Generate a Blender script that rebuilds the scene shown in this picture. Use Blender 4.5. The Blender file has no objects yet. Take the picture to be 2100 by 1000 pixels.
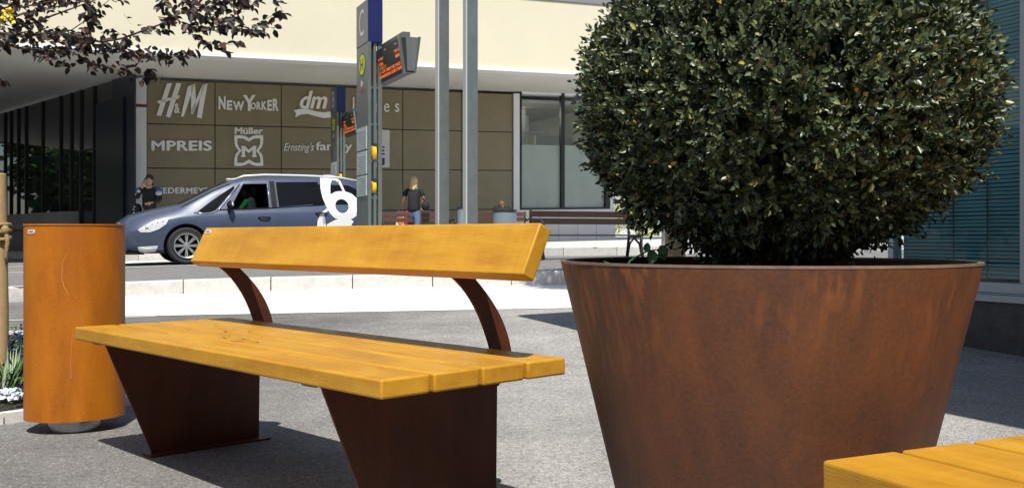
import bpy, bmesh, math, random
import numpy as np
from mathutils import Vector, Matrix
S = bpy.context.scene
COL = S.collection
random.seed(4); RNG = np.random.default_rng(7)

# ------------------------------------------------------------ camera
F, CX, HZ, H = 2050.0, 1050.0, 486.0, 0.764      # focal length and horizon in photo pixels, eye height
cam = bpy.data.cameras.new('camera'); camo = bpy.data.objects.new('camera', cam); COL.objects.link(camo)
camo.location = (0, 0, H); camo.rotation_euler = (math.radians(90), 0, 0)
cam.sensor_width = 36; cam.lens = 36 * F / 2100; cam.shift_y = -(500 - HZ) / 2100
cam.clip_start = 0.05; cam.clip_end = 500
S.camera = camo

# ------------------------------------------------------------ sky and sun
SUN_EL, SUN_DIR = math.radians(57.8), Vector((0.108, -0.994)).normalized()
W = bpy.data.worlds.new('World'); S.world = W; W.use_nodes = True
nt = W.node_tree; nt.nodes.clear()
sky = nt.nodes.new('ShaderNodeTexSky'); sky.sky_type = 'NISHITA'; sky.sun_disc = False
sky.sun_elevation = SUN_EL; sky.sun_rotation = math.atan2(SUN_DIR.x, SUN_DIR.y)
bg = nt.nodes.new('ShaderNodeBackground'); bg.inputs['Strength'].default_value = 0.085
wo = nt.nodes.new('ShaderNodeOutputWorld')
nt.links.new(sky.outputs[0], bg.inputs[0]); nt.links.new(bg.outputs[0], wo.inputs[0])
sl = bpy.data.lights.new('sun', 'SUN'); sl.energy = 4.6; sl.angle = math.radians(0.5); sl.color = (1, .955, .88)
so = bpy.data.objects.new('sun', sl); COL.objects.link(so)
tosun = Vector((SUN_DIR.x * math.cos(SUN_EL), SUN_DIR.y * math.cos(SUN_EL), math.sin(SUN_EL)))
so.rotation_euler = tosun.to_track_quat('Z', 'Y').to_euler(); so.location = (4, -8, 14)
S.view_settings.view_transform = 'Standard'; S.view_settings.look = 'None'
S.view_settings.exposure = 0.4; S.view_settings.gamma = 1
S.render.engine = 'CYCLES'
S.cycles.max_bounces = 6; S.cycles.transparent_max_bounces = 12

# ------------------------------------------------------------ helpers
def mat(name, col, rough=.6, metal=0, spec=.5, noise=None, bump=None, emit=None, trans=0, coat=0, island=None, ior=1.5):
    """noise=(scale, amount[, (sx,sy,sz)]) varies the colour; bump=(scale, strength)"""
    m = bpy.data.materials.new(name); m.use_nodes = True; t = m.node_tree; N = t.nodes; L = t.links
    b = N['Principled BSDF']; c = (*col, 1)
    b.inputs['Base Color'].default_value = c; b.inputs['Roughness'].default_value = rough
    b.inputs['Metallic'].default_value = metal; b.inputs['Specular IOR Level'].default_value = spec
    b.inputs['IOR'].default_value = ior
    if trans: b.inputs['Transmission Weight'].default_value = trans
    if coat: b.inputs['Coat Weight'].default_value = coat; b.inputs['Coat Roughness'].default_value = .03
    if emit: b.inputs['Emission Color'].default_value = (*emit[0], 1); b.inputs['Emission Strength'].default_value = emit[1]
    tc = N.new('ShaderNodeTexCoord'); out = None
    def mapped(sc):
        mp = N.new('ShaderNodeMapping'); mp.inputs['Scale'].default_value = sc
        L.new(tc.outputs['Object'], mp.inputs[0]); return mp.outputs[0]
    if noise:
        for k, n_ in enumerate(noise if isinstance(noise[0], tuple) else (noise,)):
            nz = N.new('ShaderNodeTexNoise'); nz.inputs['Scale'].default_value = n_[0]; nz.inputs['Detail'].default_value = 6
            nz.inputs['Roughness'].default_value = .62
            L.new(mapped(n_[2] if len(n_) > 2 else (1, 1, 1)), nz.inputs['Vector'])
            mr = N.new('ShaderNodeMapRange'); mr.inputs[1].default_value = .3; mr.inputs[2].default_value = .7
            mr.inputs[3].default_value = 1 - n_[1]; mr.inputs[4].default_value = 1 + n_[1]
            L.new(nz.outputs['Fac'], mr.inputs[0])
            mx = N.new('ShaderNodeVectorMath'); mx.operation = 'SCALE'
            if out: L.new(out, mx.inputs[0])
            else: mx.inputs[0].default_value = col
            L.new(mr.outputs[0], mx.inputs['Scale']); out = mx.outputs[0]
        L.new(out, b.inputs['Base Color'])
    if island:      # list of colours, one picked per leaf
        g = N.new('ShaderNodeNewGeometry'); r = N.new('ShaderNodeValToRGB'); r.color_ramp.interpolation = 'CONSTANT'
        e = r.color_ramp.elements
        for k, (p, cc) in enumerate(island):
            el = e[k] if k < 2 else e.new(p)
            el.position = p; el.color = (*cc, 1)
        L.new(g.outputs['Random Per Island'], r.inputs[0]); L.new(r.outputs[0], b.inputs['Base Color'])
    if bump:
        nz = N.new('ShaderNodeTexNoise'); nz.inputs['Scale'].default_value = bump[0]; nz.inputs['Detail'].default_value = 5
        L.new(mapped(bump[2] if len(bump) > 2 else (1, 1, 1)), nz.inputs['Vector'])
        bp = N.new('ShaderNodeBump'); bp.inputs['Strength'].default_value = bump[1]; bp.inputs['Distance'].default_value = .01
        L.new(nz.outputs['Fac'], bp.inputs['Height']); L.new(bp.outputs[0], b.inputs['Normal'])
    return m

class MB:
    def __init__(s): s.v = []; s.f = []; s.mi = []; s.M = Matrix()
    def add(s, vs, fs, mi=0):
        o = len(s.v); s.v += [s.M @ Vector(p) for p in vs]; s.f += [[i + o for i in f] for f in fs]; s.mi += [mi] * len(fs); return s
    def box(s, a, b, mi=0):
        x0, y0, z0 = a; x1, y1, z1 = b
        return s.add([(x0,y0,z0),(x1,y0,z0),(x1,y1,z0),(x0,y1,z0),(x0,y0,z1),(x1,y0,z1),(x1,y1,z1),(x0,y1,z1)],
                     [(0,3,2,1),(4,5,6,7),(0,1,5,4),(1,2,6,5),(2,3,7,6),(3,0,4,7)], mi)
    def prism(s, loop, vec, mi=0):      # loop of 3-d points swept along vec
        n = len(loop); vec = Vector(vec); a = [Vector(p) for p in loop]
        return s.add(a + [p + vec for p in a], [tuple(range(n))[::-1], tuple(range(n, 2*n))] + [(i, (i+1) % n, n+(i+1) % n, n+i) for i in range(n)], mi)
    def tube(s, pts, r, n=8, mi=0, cap=True):
        pts = [Vector(p) for p in pts]; rs = r if isinstance(r, (list, tuple)) else [r] * len(pts)
        vs = []; up = Vector((0.13, .21, 1)).normalized()
        for i, p in enumerate(pts):
            t = (pts[min(i+1, len(pts)-1)] - pts[max(i-1, 0)]).normalized()
            a = t.cross(up); a = a.normalized() if a.length > 1e-4 else t.orthogonal().normalized(); b_ = t.cross(a)
            vs += [p + rs[i]*(math.cos(2*math.pi*k/n)*a + math.sin(2*math.pi*k/n)*b_) for k in range(n)]
        fs = [(i*n+k, i*n+(k+1) % n, (i+1)*n+(k+1) % n, (i+1)*n+k) for i in range(len(pts)-1) for k in range(n)]
        if cap: fs += [tuple(range(n))[::-1], tuple(range((len(pts)-1)*n, len(pts)*n))]
        return s.add(vs, fs, mi)
    def lathe(s, prof, n=32, c=(0,0,0), sx=1, sy=1, mi=0, axis='z', cap=True):
        vs = []
        for r, z in prof:
            for k in range(n):
                a = 2*math.pi*k/n; p = (r*math.cos(a)*sx, r*math.sin(a)*sy, z)
                if axis == 'y': p = (p[0], p[2], p[1])
                vs.append((p[0]+c[0], p[1]+c[1], p[2]+c[2]))
        m = len(prof)
        fs = [(i*n+k, i*n+(k+1) % n, (i+1)*n+(k+1) % n, (i+1)*n+k) for i in range(m-1) for k in range(n)]
        if cap and prof[0][0] > 1e-6: fs.append(tuple(range(n))[::-1])
        if cap and prof[-1][0] > 1e-6: fs.append(tuple(range((m-1)*n, m*n)))
        return s.add(vs, fs, mi)
    def ball(s, c, r, n=14, mi=0):
        r = r if isinstance(r, tuple) else (r, r, r); m = n//2
        prof = [(math.sin(math.pi*i/m), -math.cos(math.pi*i/m)) for i in range(m+1)]; prof[0] = (1e-4, -1); prof[-1] = (1e-4, 1)
        o = len(s.v); q = MB(); q.lathe(prof, n)
        return s.add([(p.x*r[0]+c[0], p.y*r[1]+c[1], p.z*r[2]+c[2]) for p in q.v], q.f, mi)
    def build(s, name, mats, parent=None, smooth=False, bevel=0, seg=2, loc=None, fix=True):
        me = bpy.data.meshes.new(name); me.from_pydata([tuple(p) for p in s.v], [], s.f)
        mats = mats if isinstance(mats, (list, tuple)) else [mats]
        for m in mats: me.materials.append(m)
        me.polygons.foreach_set('material_index', s.mi)
        if fix:
            bm = bmesh.new(); bm.from_mesh(me); bmesh.ops.recalc_face_normals(bm, faces=bm.faces); bm.to_mesh(me); bm.free()
        o = bpy.data.objects.new(name, me); COL.objects.link(o)
        if smooth:
            me.polygons.foreach_set('use_smooth', [True]*len(me.polygons))
            if smooth != 'all':
                me.set_sharp_from_angle(angle=math.radians(smooth if smooth is not True else 40))
        if bevel:
            bv = o.modifiers.new('bevel', 'BEVEL'); bv.width = bevel; bv.segments = seg; bv.limit_method = 'ANGLE'; bv.angle_limit = math.radians(35)
            bv.harden_normals = False
        if parent: o.parent = parent
        if loc: o.location = loc
        return o

def tag(o, label=None, cat=None, group=None, kind=None):
    if label: o['label'] = label
    if cat: o['category'] = cat
    if group: o['group'] = group
    if kind: o['kind'] = kind
    return o
def empty(name, loc=(0, 0, 0), rz=0, label=None, cat=None, group=None):
    o = bpy.data.objects.new(name, None); COL.objects.link(o); o.location = loc; o.rotation_euler = (0, 0, rz)
    o.empty_display_size = .1
    return tag(o, label, cat, group)
def kids(o): return [c for c in list(bpy.data.objects) if c.parent == o]
def copy_tree(o, parent=None):
    c = o.copy(); COL.objects.link(c); c.parent = parent
    for ch in kids(o): copy_tree(ch, c)
    return c
def text_geo(s, offset=0.0, extrude=0.0, shear=0.0, space=1.0):
    cu = bpy.data.curves.new('t', 'FONT'); cu.body = s; cu.size = 1; cu.offset = offset; cu.extrude = extrude; cu.shear = shear
    cu.space_character = space; cu.resolution_u = 4
    ob = bpy.data.objects.new('t', cu); COL.objects.link(ob)
    me = bpy.data.meshes.new_from_object(ob)
    v = [tuple(p.co) for p in me.vertices]; f = [tuple(p.vertices) for p in me.polygons]
    bpy.data.objects.remove(ob); bpy.data.curves.remove(cu); bpy.data.meshes.remove(me)
    xs = [p[0] for p in v]; ys = [p[1] for p in v]
    x0, x1, y0, y1 = min(xs), max(xs), min(ys), max(ys)
    return [((p[0]-x0)/(x1-x0), (p[1]-y0)/(y1-y0), p[2]) for p in v], f      # fitted to the unit square
def text_on(mb, s, mapf, box, mi=0, **k):
    """box = (x0, y0, x1, y1) with y0 the top, mapped through mapf(x, y)"""
    v, f = text_geo(s, **k); x0, y0, x1, y1 = box
    mb.add([mapf(x0+(x1-x0)*p[0], y1+(y0-y1)*p[1]) for p in v], f, mi)
def skin_body(name, chains, m, parent, sub=2, root=0):
    """one continuous skinned surface; chains = list of [(index or point, radius) ...]"""
    vs, rs, es, key = [], [], [], {}
    for ch in chains:
        prev = None
        for p, r in ch:
            k = tuple(round(c, 4) for c in p)
            if k not in key: key[k] = len(vs); vs.append(p); rs.append(r)
            i = key[k]
            if prev is not None and prev != i: es.append((prev, i))
            prev = i
    me = bpy.data.meshes.new(name); me.from_pydata(vs, es, []); me.materials.append(m)
    o = bpy.data.objects.new(name, me); COL.objects.link(o); o.parent = parent
    md = o.modifiers.new('skin', 'SKIN'); md.use_smooth_shade = True
    sv = me.skin_vertices[0].data
    for i, r in enumerate(rs): sv[i].radius = (r, r) if not isinstance(r, tuple) else r; sv[i].use_root = i == root
    sb = o.modifiers.new('sub', 'SUBSURF'); sb.levels = sub; sb.render_levels = sub
    dg = bpy.context.evaluated_depsgraph_get(); me2 = bpy.data.meshes.new_from_object(o.evaluated_get(dg))
    o.modifiers.clear(); o.data = me2; me2.name = name
    return o

# the far side of the square lies on ground that rises gently away and to the right
KX, KY = 0.0185, 0.010
def lift(X, Y): return KX*X + KY*Y
def B(X, Y, z): return Vector((X, Y, z + lift(X, Y)))
def HB(x): return HZ - KY*F - KX*(x - CX)
def pix(x, y, Y): return Vector(((x-CX)/F*Y, Y, H + (HZ-y)/F*Y))
def smooth01(t): t = min(1, max(0, t)); return t*t*(3-2*t)
def ground_z(X, Y): return smooth01((Y-5.0)/4.0) * (0.02 + lift(X, Y))
ROAD, WALK = 0.19, 0.35
def road_z(X, Y): return ROAD + lift(X, Y)
def walk_z(X, Y): return WALK + lift(X, Y)
KERB = [(-40, 9.5), (-9, 10.7), (-5.6, 11.25), (-4.6, 12.0+.02), (-2.86, 12.5), (-.55, 12.73), (.68, 12.66), (3, 12.6), (10, 12.4), (40, 12)]
def kerb_y(X):
    for (a, b), (c, d) in zip(KERB, KERB[1:]):
        if X <= c: return b + (d-b)*(X-a)/(c-a)
    return KERB[-1][1]

# ------------------------------------------------------------ materials
def asphalt(name, c, contrast=.22, grains=True):
    m = mat(name, c, .85, noise=((.55, contrast), (4.2, .16), (38, .34), (110, .6)), bump=(110, 1.0))
    return m
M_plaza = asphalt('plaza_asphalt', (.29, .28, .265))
def tone_asphalt(m):      # darker tone on the left running into the paler right-hand part
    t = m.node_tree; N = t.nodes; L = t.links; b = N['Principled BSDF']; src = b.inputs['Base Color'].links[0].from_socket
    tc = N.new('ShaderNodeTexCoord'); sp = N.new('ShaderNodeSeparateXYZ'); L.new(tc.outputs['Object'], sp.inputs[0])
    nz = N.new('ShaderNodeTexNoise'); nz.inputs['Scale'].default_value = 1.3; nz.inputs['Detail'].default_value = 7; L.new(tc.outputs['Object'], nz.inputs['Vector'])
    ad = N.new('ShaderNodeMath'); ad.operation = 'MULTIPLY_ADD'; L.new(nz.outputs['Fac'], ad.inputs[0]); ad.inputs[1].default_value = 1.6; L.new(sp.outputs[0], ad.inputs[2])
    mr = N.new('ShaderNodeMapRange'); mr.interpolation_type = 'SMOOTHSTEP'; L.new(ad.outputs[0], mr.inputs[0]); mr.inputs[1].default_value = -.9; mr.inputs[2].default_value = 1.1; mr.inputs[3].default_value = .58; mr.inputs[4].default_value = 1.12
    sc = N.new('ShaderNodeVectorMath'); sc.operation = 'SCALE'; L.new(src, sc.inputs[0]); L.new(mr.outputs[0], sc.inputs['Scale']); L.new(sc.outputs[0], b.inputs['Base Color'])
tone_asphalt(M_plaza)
def chippings(m, scale, thr, col):
    t = m.node_tree; N = t.nodes; L = t.links; b = N['Principled BSDF']; src = b.inputs['Base Color'].links[0].from_socket
    tc = N.new('ShaderNodeTexCoord'); v = N.new('ShaderNodeTexVoronoi'); v.inputs['Scale'].default_value = scale; L.new(tc.outputs['Object'], v.inputs['Vector'])
    sp = N.new('ShaderNodeSeparateColor'); L.new(v.outputs['Color'], sp.inputs[0])
    pick = N.new('ShaderNodeMath'); pick.operation = 'GREATER_THAN'; L.new(sp.outputs[0], pick.inputs[0]); pick.inputs[1].default_value = .90
    near = N.new('ShaderNodeMath'); near.operation = 'LESS_THAN'; L.new(v.outputs['Distance'], near.inputs[0]); near.inputs[1].default_value = thr
    mm = N.new('ShaderNodeMath'); mm.operation = 'MULTIPLY'; L.new(pick.outputs[0], mm.inputs[0]); L.new(near.outputs[0], mm.inputs[1])
    mx = N.new('ShaderNodeMix'); mx.data_type = 'RGBA'; L.new(mm.outputs[0], mx.inputs[0]); L.new(src, mx.inputs[6]); mx.inputs[7].default_value = (*col, 1); L.new(mx.outputs[2], b.inputs['Base Color'])
chippings(M_plaza, 85, .30, (.42, .41, .39))
M_road = asphalt('road_asphalt', (.19, .19, .185), .08)
M_conc = mat('pale_concrete', (.74, .73, .70), .8, noise=((.8, .06), (30, .05)), bump=(90, .15))
M_white = mat('road_paint', (.75, .75, .73), .7, noise=(20, .06))
M_granite = mat('granite', (.52, .51, .48), .8, noise=((120, .3), (9, .12)), bump=(140, .3))
M_walk = mat('pavement', (.55, .54, .52), .8, noise=((1.2, .08), (25, .07)))
def wood_mat():
    m = mat('lacquered_wood', (.56, .27, .01), .4, spec=.35, coat=.12)
    t = m.node_tree; N = t.nodes; L = t.links; b = N['Principled BSDF']; tc = N.new('ShaderNodeTexCoord')
    def nz(scale, sc, det=6, dist=0, rot=(0, 0, 0)):
        mp = N.new('ShaderNodeMapping'); mp.inputs['Scale'].default_value = sc; mp.inputs['Rotation'].default_value = rot; L.new(tc.outputs['Object'], mp.inputs[0])
        n = N.new('ShaderNodeTexNoise'); n.inputs['Scale'].default_value = scale; n.inputs['Detail'].default_value = det; n.inputs['Distortion'].default_value = dist
        L.new(mp.outputs[0], n.inputs['Vector']); return n.outputs['Fac']
    fig = nz(3.0, (1.0, 5, 5), 6, .6)          # broad figure
    fine = nz(14, (1.2, 30, 30), 5, .3)        # fine grain
    cross = nz(5, (5.5, 1, 1), 5, 1.2, (0, 0, .25))   # faint cross figure as of spruce lamellae
    def mix(x, y, f):
        a = N.new('ShaderNodeMath'); a.operation = 'MULTIPLY_ADD'; L.new(y, a.inputs[0]); a.inputs[1].default_value = f
        L.new(x, a.inputs[2]); return a.outputs[0]
    sm = mix(mix(fig, fine, .40), cross, .32)
    mr = N.new('ShaderNodeMapRange'); L.new(sm, mr.inputs[0]); mr.inputs[1].default_value = .60; mr.inputs[2].default_value = 1.12
    r1 = N.new('ShaderNodeValToRGB'); e = r1.color_ramp.elements
    e[0].position = 0; e[0].color = (.42, .190, .014, 1); e[1].position = 1; e[1].color = (.60, .320, .030, 1)
    k = e.new(.5); k.color = (.52, .258, .020, 1)
    L.new(mr.outputs[0], r1.inputs[0])
    oi = N.new('ShaderNodeObjectInfo')
    vo = N.new('ShaderNodeTexVoronoi'); vo.inputs['Scale'].default_value = 3.4; L.new(tc.outputs['Object'], vo.inputs['Vector'])   # sparse small knots
    kn = N.new('ShaderNodeMapRange'); L.new(vo.outputs['Distance'], kn.inputs[0]); kn.inputs[1].default_value = .02; kn.inputs[2].default_value = .05; kn.inputs[3].default_value = .6; kn.inputs[4].default_value = 1
    sc = N.new('ShaderNodeVectorMath'); sc.operation = 'SCALE'; L.new(r1.outputs[0], sc.inputs[0]); L.new(kn.outputs[0], sc.inputs['Scale'])
    L.new(sc.outputs[0], b.inputs['Base Color'])
    bp = N.new('ShaderNodeBump'); bp.inputs['Strength'].default_value = .22; bp.inputs['Distance'].default_value = .003
    L.new(fine, bp.inputs['Height']); L.new(bp.outputs[0], b.inputs['Normal'])
    rg = N.new('ShaderNodeMapRange'); rg.inputs[3].default_value = .34; rg.inputs[4].default_value = .55
    L.new(fig, rg.inputs[0]); L.new(rg.outputs[0], b.inputs['Roughness'])
    return m
M_wood = wood_mat()
def corten(name, dark, mid, light, streak=1.0, rough=.62):
    m = mat(name, mid, rough, spec=.35); t = m.node_tree; N = t.nodes; L = t.links; b = N['Principled BSDF']
    tc = N.new('ShaderNodeTexCoord')
    def nz(scale, sc, det=7, dist=0):
        mp = N.new('ShaderNodeMapping'); mp.inputs['Scale'].default_value = sc; L.new(tc.outputs['Object'], mp.inputs[0])
        n = N.new('ShaderNodeTexNoise'); n.inputs['Scale'].default_value = scale; n.inputs['Detail'].default_value = det; n.inputs['Distortion'].default_value = dist
        L.new(mp.outputs[0], n.inputs['Vector']); return n.outputs['Fac']
    a = nz(7, (1.6, 1.6, .5), 9, .25); c = nz(26, (1, 1, .12), 4); g = nz(140, (1, 1, 1), 3)
    s1 = N.new('ShaderNodeMath'); s1.operation = 'MULTIPLY_ADD'; L.new(c, s1.inputs[0]); s1.inputs[1].default_value = .35*streak; L.new(a, s1.inputs[2])
    s2 = N.new('ShaderNodeMath'); s2.operation = 'MULTIPLY_ADD'; L.new(g, s2.inputs[0]); s2.inputs[1].default_value = .5; L.new(s1.outputs[0], s2.inputs[2])
    r = N.new('ShaderNodeValToRGB'); e = r.color_ramp.elements
    e[0].position = .30; e[0].color = (*dark, 1); e[1].position = .72; e[1].color = (*light, 1)
    k = e.new(.5); k.color = (*mid, 1)
    nm = N.new('ShaderNodeMath'); nm.operation = 'MULTIPLY_ADD'; L.new(s2.outputs[0], nm.inputs[0]); nm.inputs[1].default_value = .62; nm.inputs[2].default_value = .5-.62*(.5+.175*streak+.25)
    L.new(nm.outputs[0], r.inputs[0]); L.new(r.outputs[0], b.inputs['Base Color'])
    bp = N.new('ShaderNodeBump'); bp.inputs['Strength'].default_value = .25; bp.inputs['Distance'].default_value = .002
    L.new(g, bp.inputs['Height']); L.new(bp.outputs[0], b.inputs['Normal'])
    return m
M_corten = corten('planter_corten', (.050, .022, .013), (.094, .034, .015), (.145, .048, .016), .8, .52)
def drips(m, zlo, zhi, col):
    t = m.node_tree; N = t.nodes; L = t.links; b = N['Principled BSDF']; src = b.inputs['Base Color'].links[0].from_socket
    tc = N.new('ShaderNodeTexCoord'); mp = N.new('ShaderNodeMapping'); mp.inputs['Scale'].default_value = (1, 1, .05); L.new(tc.outputs['Object'], mp.inputs[0])
    n = N.new('ShaderNodeTexNoise'); n.inputs['Scale'].default_value = 60; n.inputs['Detail'].default_value = 3; L.new(mp.outputs[0], n.inputs['Vector'])
    n2 = N.new('ShaderNodeTexNoise'); n2.inputs['Scale'].default_value = 5; n2.inputs['Detail'].default_value = 3; L.new(tc.outputs['Object'], n2.inputs['Vector'])
    sp = N.new('ShaderNodeSeparateXYZ'); L.new(tc.outputs['Object'], sp.inputs[0])
    h = N.new('ShaderNodeMapRange'); L.new(sp.outputs[2], h.inputs[0]); h.inputs[1].default_value = zlo; h.inputs[2].default_value = zhi
    a = N.new('ShaderNodeMapRange'); L.new(n.outputs['Fac'], a.inputs[0]); a.inputs[1].default_value = .47; a.inputs[2].default_value = .62
    c = N.new('ShaderNodeMapRange'); L.new(n2.outputs['Fac'], c.inputs[0]); c.inputs[1].default_value = .42; c.inputs[2].default_value = .6
    m1 = N.new('ShaderNodeMath'); m1.operation = 'MULTIPLY'; L.new(h.outputs[0], m1.inputs[0]); L.new(a.outputs[0], m1.inputs[1])
    m2 = N.new('ShaderNodeMath'); m2.operation = 'MULTIPLY'; L.new(m1.outputs[0], m2.inputs[0]); L.new(c.outputs[0], m2.inputs[1])
    mx = N.new('ShaderNodeMix'); mx.data_type = 'RGBA'; L.new(m2.outputs[0], mx.inputs[0]); L.new(src, mx.inputs[6]); mx.inputs[7].default_value = (*col, 1)
    L.new(mx.outputs[2], b.inputs['Base Color'])
drips(M_corten, .46, .72, (.19, .066, .020))
M_corten_bin = corten('bin_corten', (.26, .075, .004), (.37, .112, .004), (.46, .155, .006), .9, .5)
M_corten_leg = corten('leg_corten', (.05, .014, .007), (.08, .022, .009), (.12, .034, .012), .6, .5)
M_steel = mat('brushed_steel', (.5, .5, .49), .32, metal=1, noise=(60, .1, (1, 1, .05)))
M_galv = mat('galvanised_steel', (.22, .25, .24), .42, metal=.75, noise=((7, .12, (1, 1, .5)), (40, .05)))
M_galvd = mat('galvanised_dark', (.17, .19, .185), .45, metal=.6, noise=(9, .12))
M_plate = mat('name_plate', (.72, .73, .74), .4, metal=.2)
M_ink = mat('dark_print', (.03, .03, .03), .5)
M_soil = mat('soil', (.035, .025, .017), .95, noise=(40, .4), bump=(60, 1))

# ------------------------------------------------------------ ground, kerbs, road
def sheet(name, nx, ny, fx, fz, m, dz=0, kind='structure', label=None):
    """fx(i/nx, j/ny) -> (X, Y)"""
    mb = MB(); vs = []
    for j in range(ny+1):
        for i in range(nx+1):
            X, Y = fx(i/nx, j/ny); vs.append((X, Y, fz(X, Y)+dz))
    mb.add(vs, [(j*(nx+1)+i, j*(nx+1)+i+1, (j+1)*(nx+1)+i+1, (j+1)*(nx+1)+i) for j in range(ny) for i in range(nx)])
    o = mb.build(name, m, smooth='all', fix=False); tag(o, label, kind=kind); return o
def lerp(a, b, t): return a+(b-a)*t
KXS = sorted(set([x for x, _ in KERB] + [x*.5 for x in range(-18, 21)]))
def grid_kerb(t0, n, ylo, yhi):
    pass
def strip(name, ylo, yhi, fz, m, n=24, dz=0, xs=KXS):
    mb = MB(); vs = []
    for j in range(n+1):
        for X in xs:
            Y = lerp(ylo(X), yhi(X), j/n); vs.append((X, Y, fz(X, Y)+dz))
    w = len(xs)
    mb.add(vs, [(j*w+i, j*w+i+1, (j+1)*w+i+1, (j+1)*w+i) for j in range(n) for i in range(w-1)])
    return tag(mb.build(name, m, smooth='all', fix=False), kind='structure')
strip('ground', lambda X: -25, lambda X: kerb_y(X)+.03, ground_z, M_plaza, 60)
strip('road', lambda X: kerb_y(X)+.13, lambda X: 140, road_z, M_road, 16)
# pale concrete bus lane in front of the kerb
sheet('concrete_lane', 40, 6, lambda a, b: ((lambda X0: (lerp(X0, 30, a), lerp(9.05, kerb_y(lerp(X0, 30, a))+.02, b)))(lerp(-4.0, -5.5, b))), ground_z, M_conc, .004)
# kerb stones, one metre each, with open joints
mb = MB(); X = -16.0
while X < 18:
    X2 = X + .985; y0, y1 = kerb_y(X), kerb_y(X2)
    jz = random.uniform(-.004, .004); jy = random.uniform(-.004, .004)
    vs = []
    for (x, y) in ((X, y0), (X2, y1)):
        zb, zt = ground_z(x, y)-.02, road_z(x, y)+.006+jz
        vs += [(x, y+jy, zb), (x, y+jy, zt-.018), (x, y+.018+jy, zt), (x, y+.14, zt), (x, y+.14, zb)]
    mb.add(vs, [(0,1,6,5),(1,2,7,6),(2,3,8,7),(3,4,9,8),(4,0,5,9),(0,4,3,2,1),(5,6,7,8,9)])
    X += 1.0
tag(mb.build('kerb', M_granite), kind='structure')
# pavement in front of the shop building
WK = [(-30, 33), (-16.2, 29.2), (-9.2, 22.0), (-8.2, 21.4), (-3, 22.2), (-.6, 20.2), (1.6, 19.0), (8, 19.2), (30, 21)]
def wk_y(X):
    for (a, b), (c, d) in zip(WK, WK[1:]):
        if X <= c: return b + (d-b)*(X-a)/(c-a)
    return WK[-1][1]
wxs = sorted(set([x for x, _ in WK] + list(range(-30, 31, 2))))
strip('pavement', lambda X: wk_y(X)+.12, lambda X: 120, walk_z, M_walk, 8, xs=wxs)
mb = MB()
for X in [x*1.0 for x in range(-30, 30)]:
    X2 = X+.99; vs = []
    for x in (X, X2):
        y = wk_y(x); zb, zt = road_z(x, y)-.02, walk_z(x, y)+.004
        vs += [(x, y, zb), (x, y, zt-.01), (x, y+.01, zt), (x, y+.125, zt), (x, y+.125, zb)]
    mb.add(vs, [(0,1,6,5),(1,2,7,6),(2,3,8,7),(3,4,9,8),(4,0,5,9),(0,4,3,2,1),(5,6,7,8,9)])
tag(mb.build('pavement_kerb', M_granite), kind='structure')
def line_on(name, pts, w, fz, m, dz=.005):
    mb = MB(); vs = []
    for i, p in enumerate(pts):
        a = pts[max(i-1, 0)]; b = pts[min(i+1, len(pts)-1)]; d = Vector((b[0]-a[0], b[1]-a[1])).normalized(); n = Vector((-d.y, d.x))*w/2
        for s in (-1, 1): vs.append((p[0]+n.x*s, p[1]+n.y*s, fz(p[0]+n.x*s, p[1]+n.y*s)+dz))
    mb.add(vs, [(2*i, 2*i+2, 2*i+3, 2*i+1) for i in range(len(pts)-1)])
    return tag(mb.build(name, m, fix=False), kind='structure')
line_on('road_marking', [(-11, 14.2), (-7.85, 15.8), (-6.7, 17.2), (-5.65, 17.9), (-3, 18.6)], .13, road_z, M_white)
line_on('road_marking', [(-14, 18.3), (-9.4, 18.8), (-7.5, 19.2), (-6.2, 19.6)], .13, road_z, M_white)
line_on('road_marking', [(-8, 8.6), (-4.6, 8.83), (-3.2, 8.97)], .05, ground_z, M_white)
mb = MB(); mb.add([(x, y, road_z(x, y)+.005) for x, y in ((-9.0, 18.9+.6), (-5.2, 19.0), (-2.4, 21.0), (-3.2, 22.1), (-8.1, 21.3))], [(0, 1, 2, 3, 4)])
tag(mb.build('concrete_apron', M_conc), kind='structure')

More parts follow.
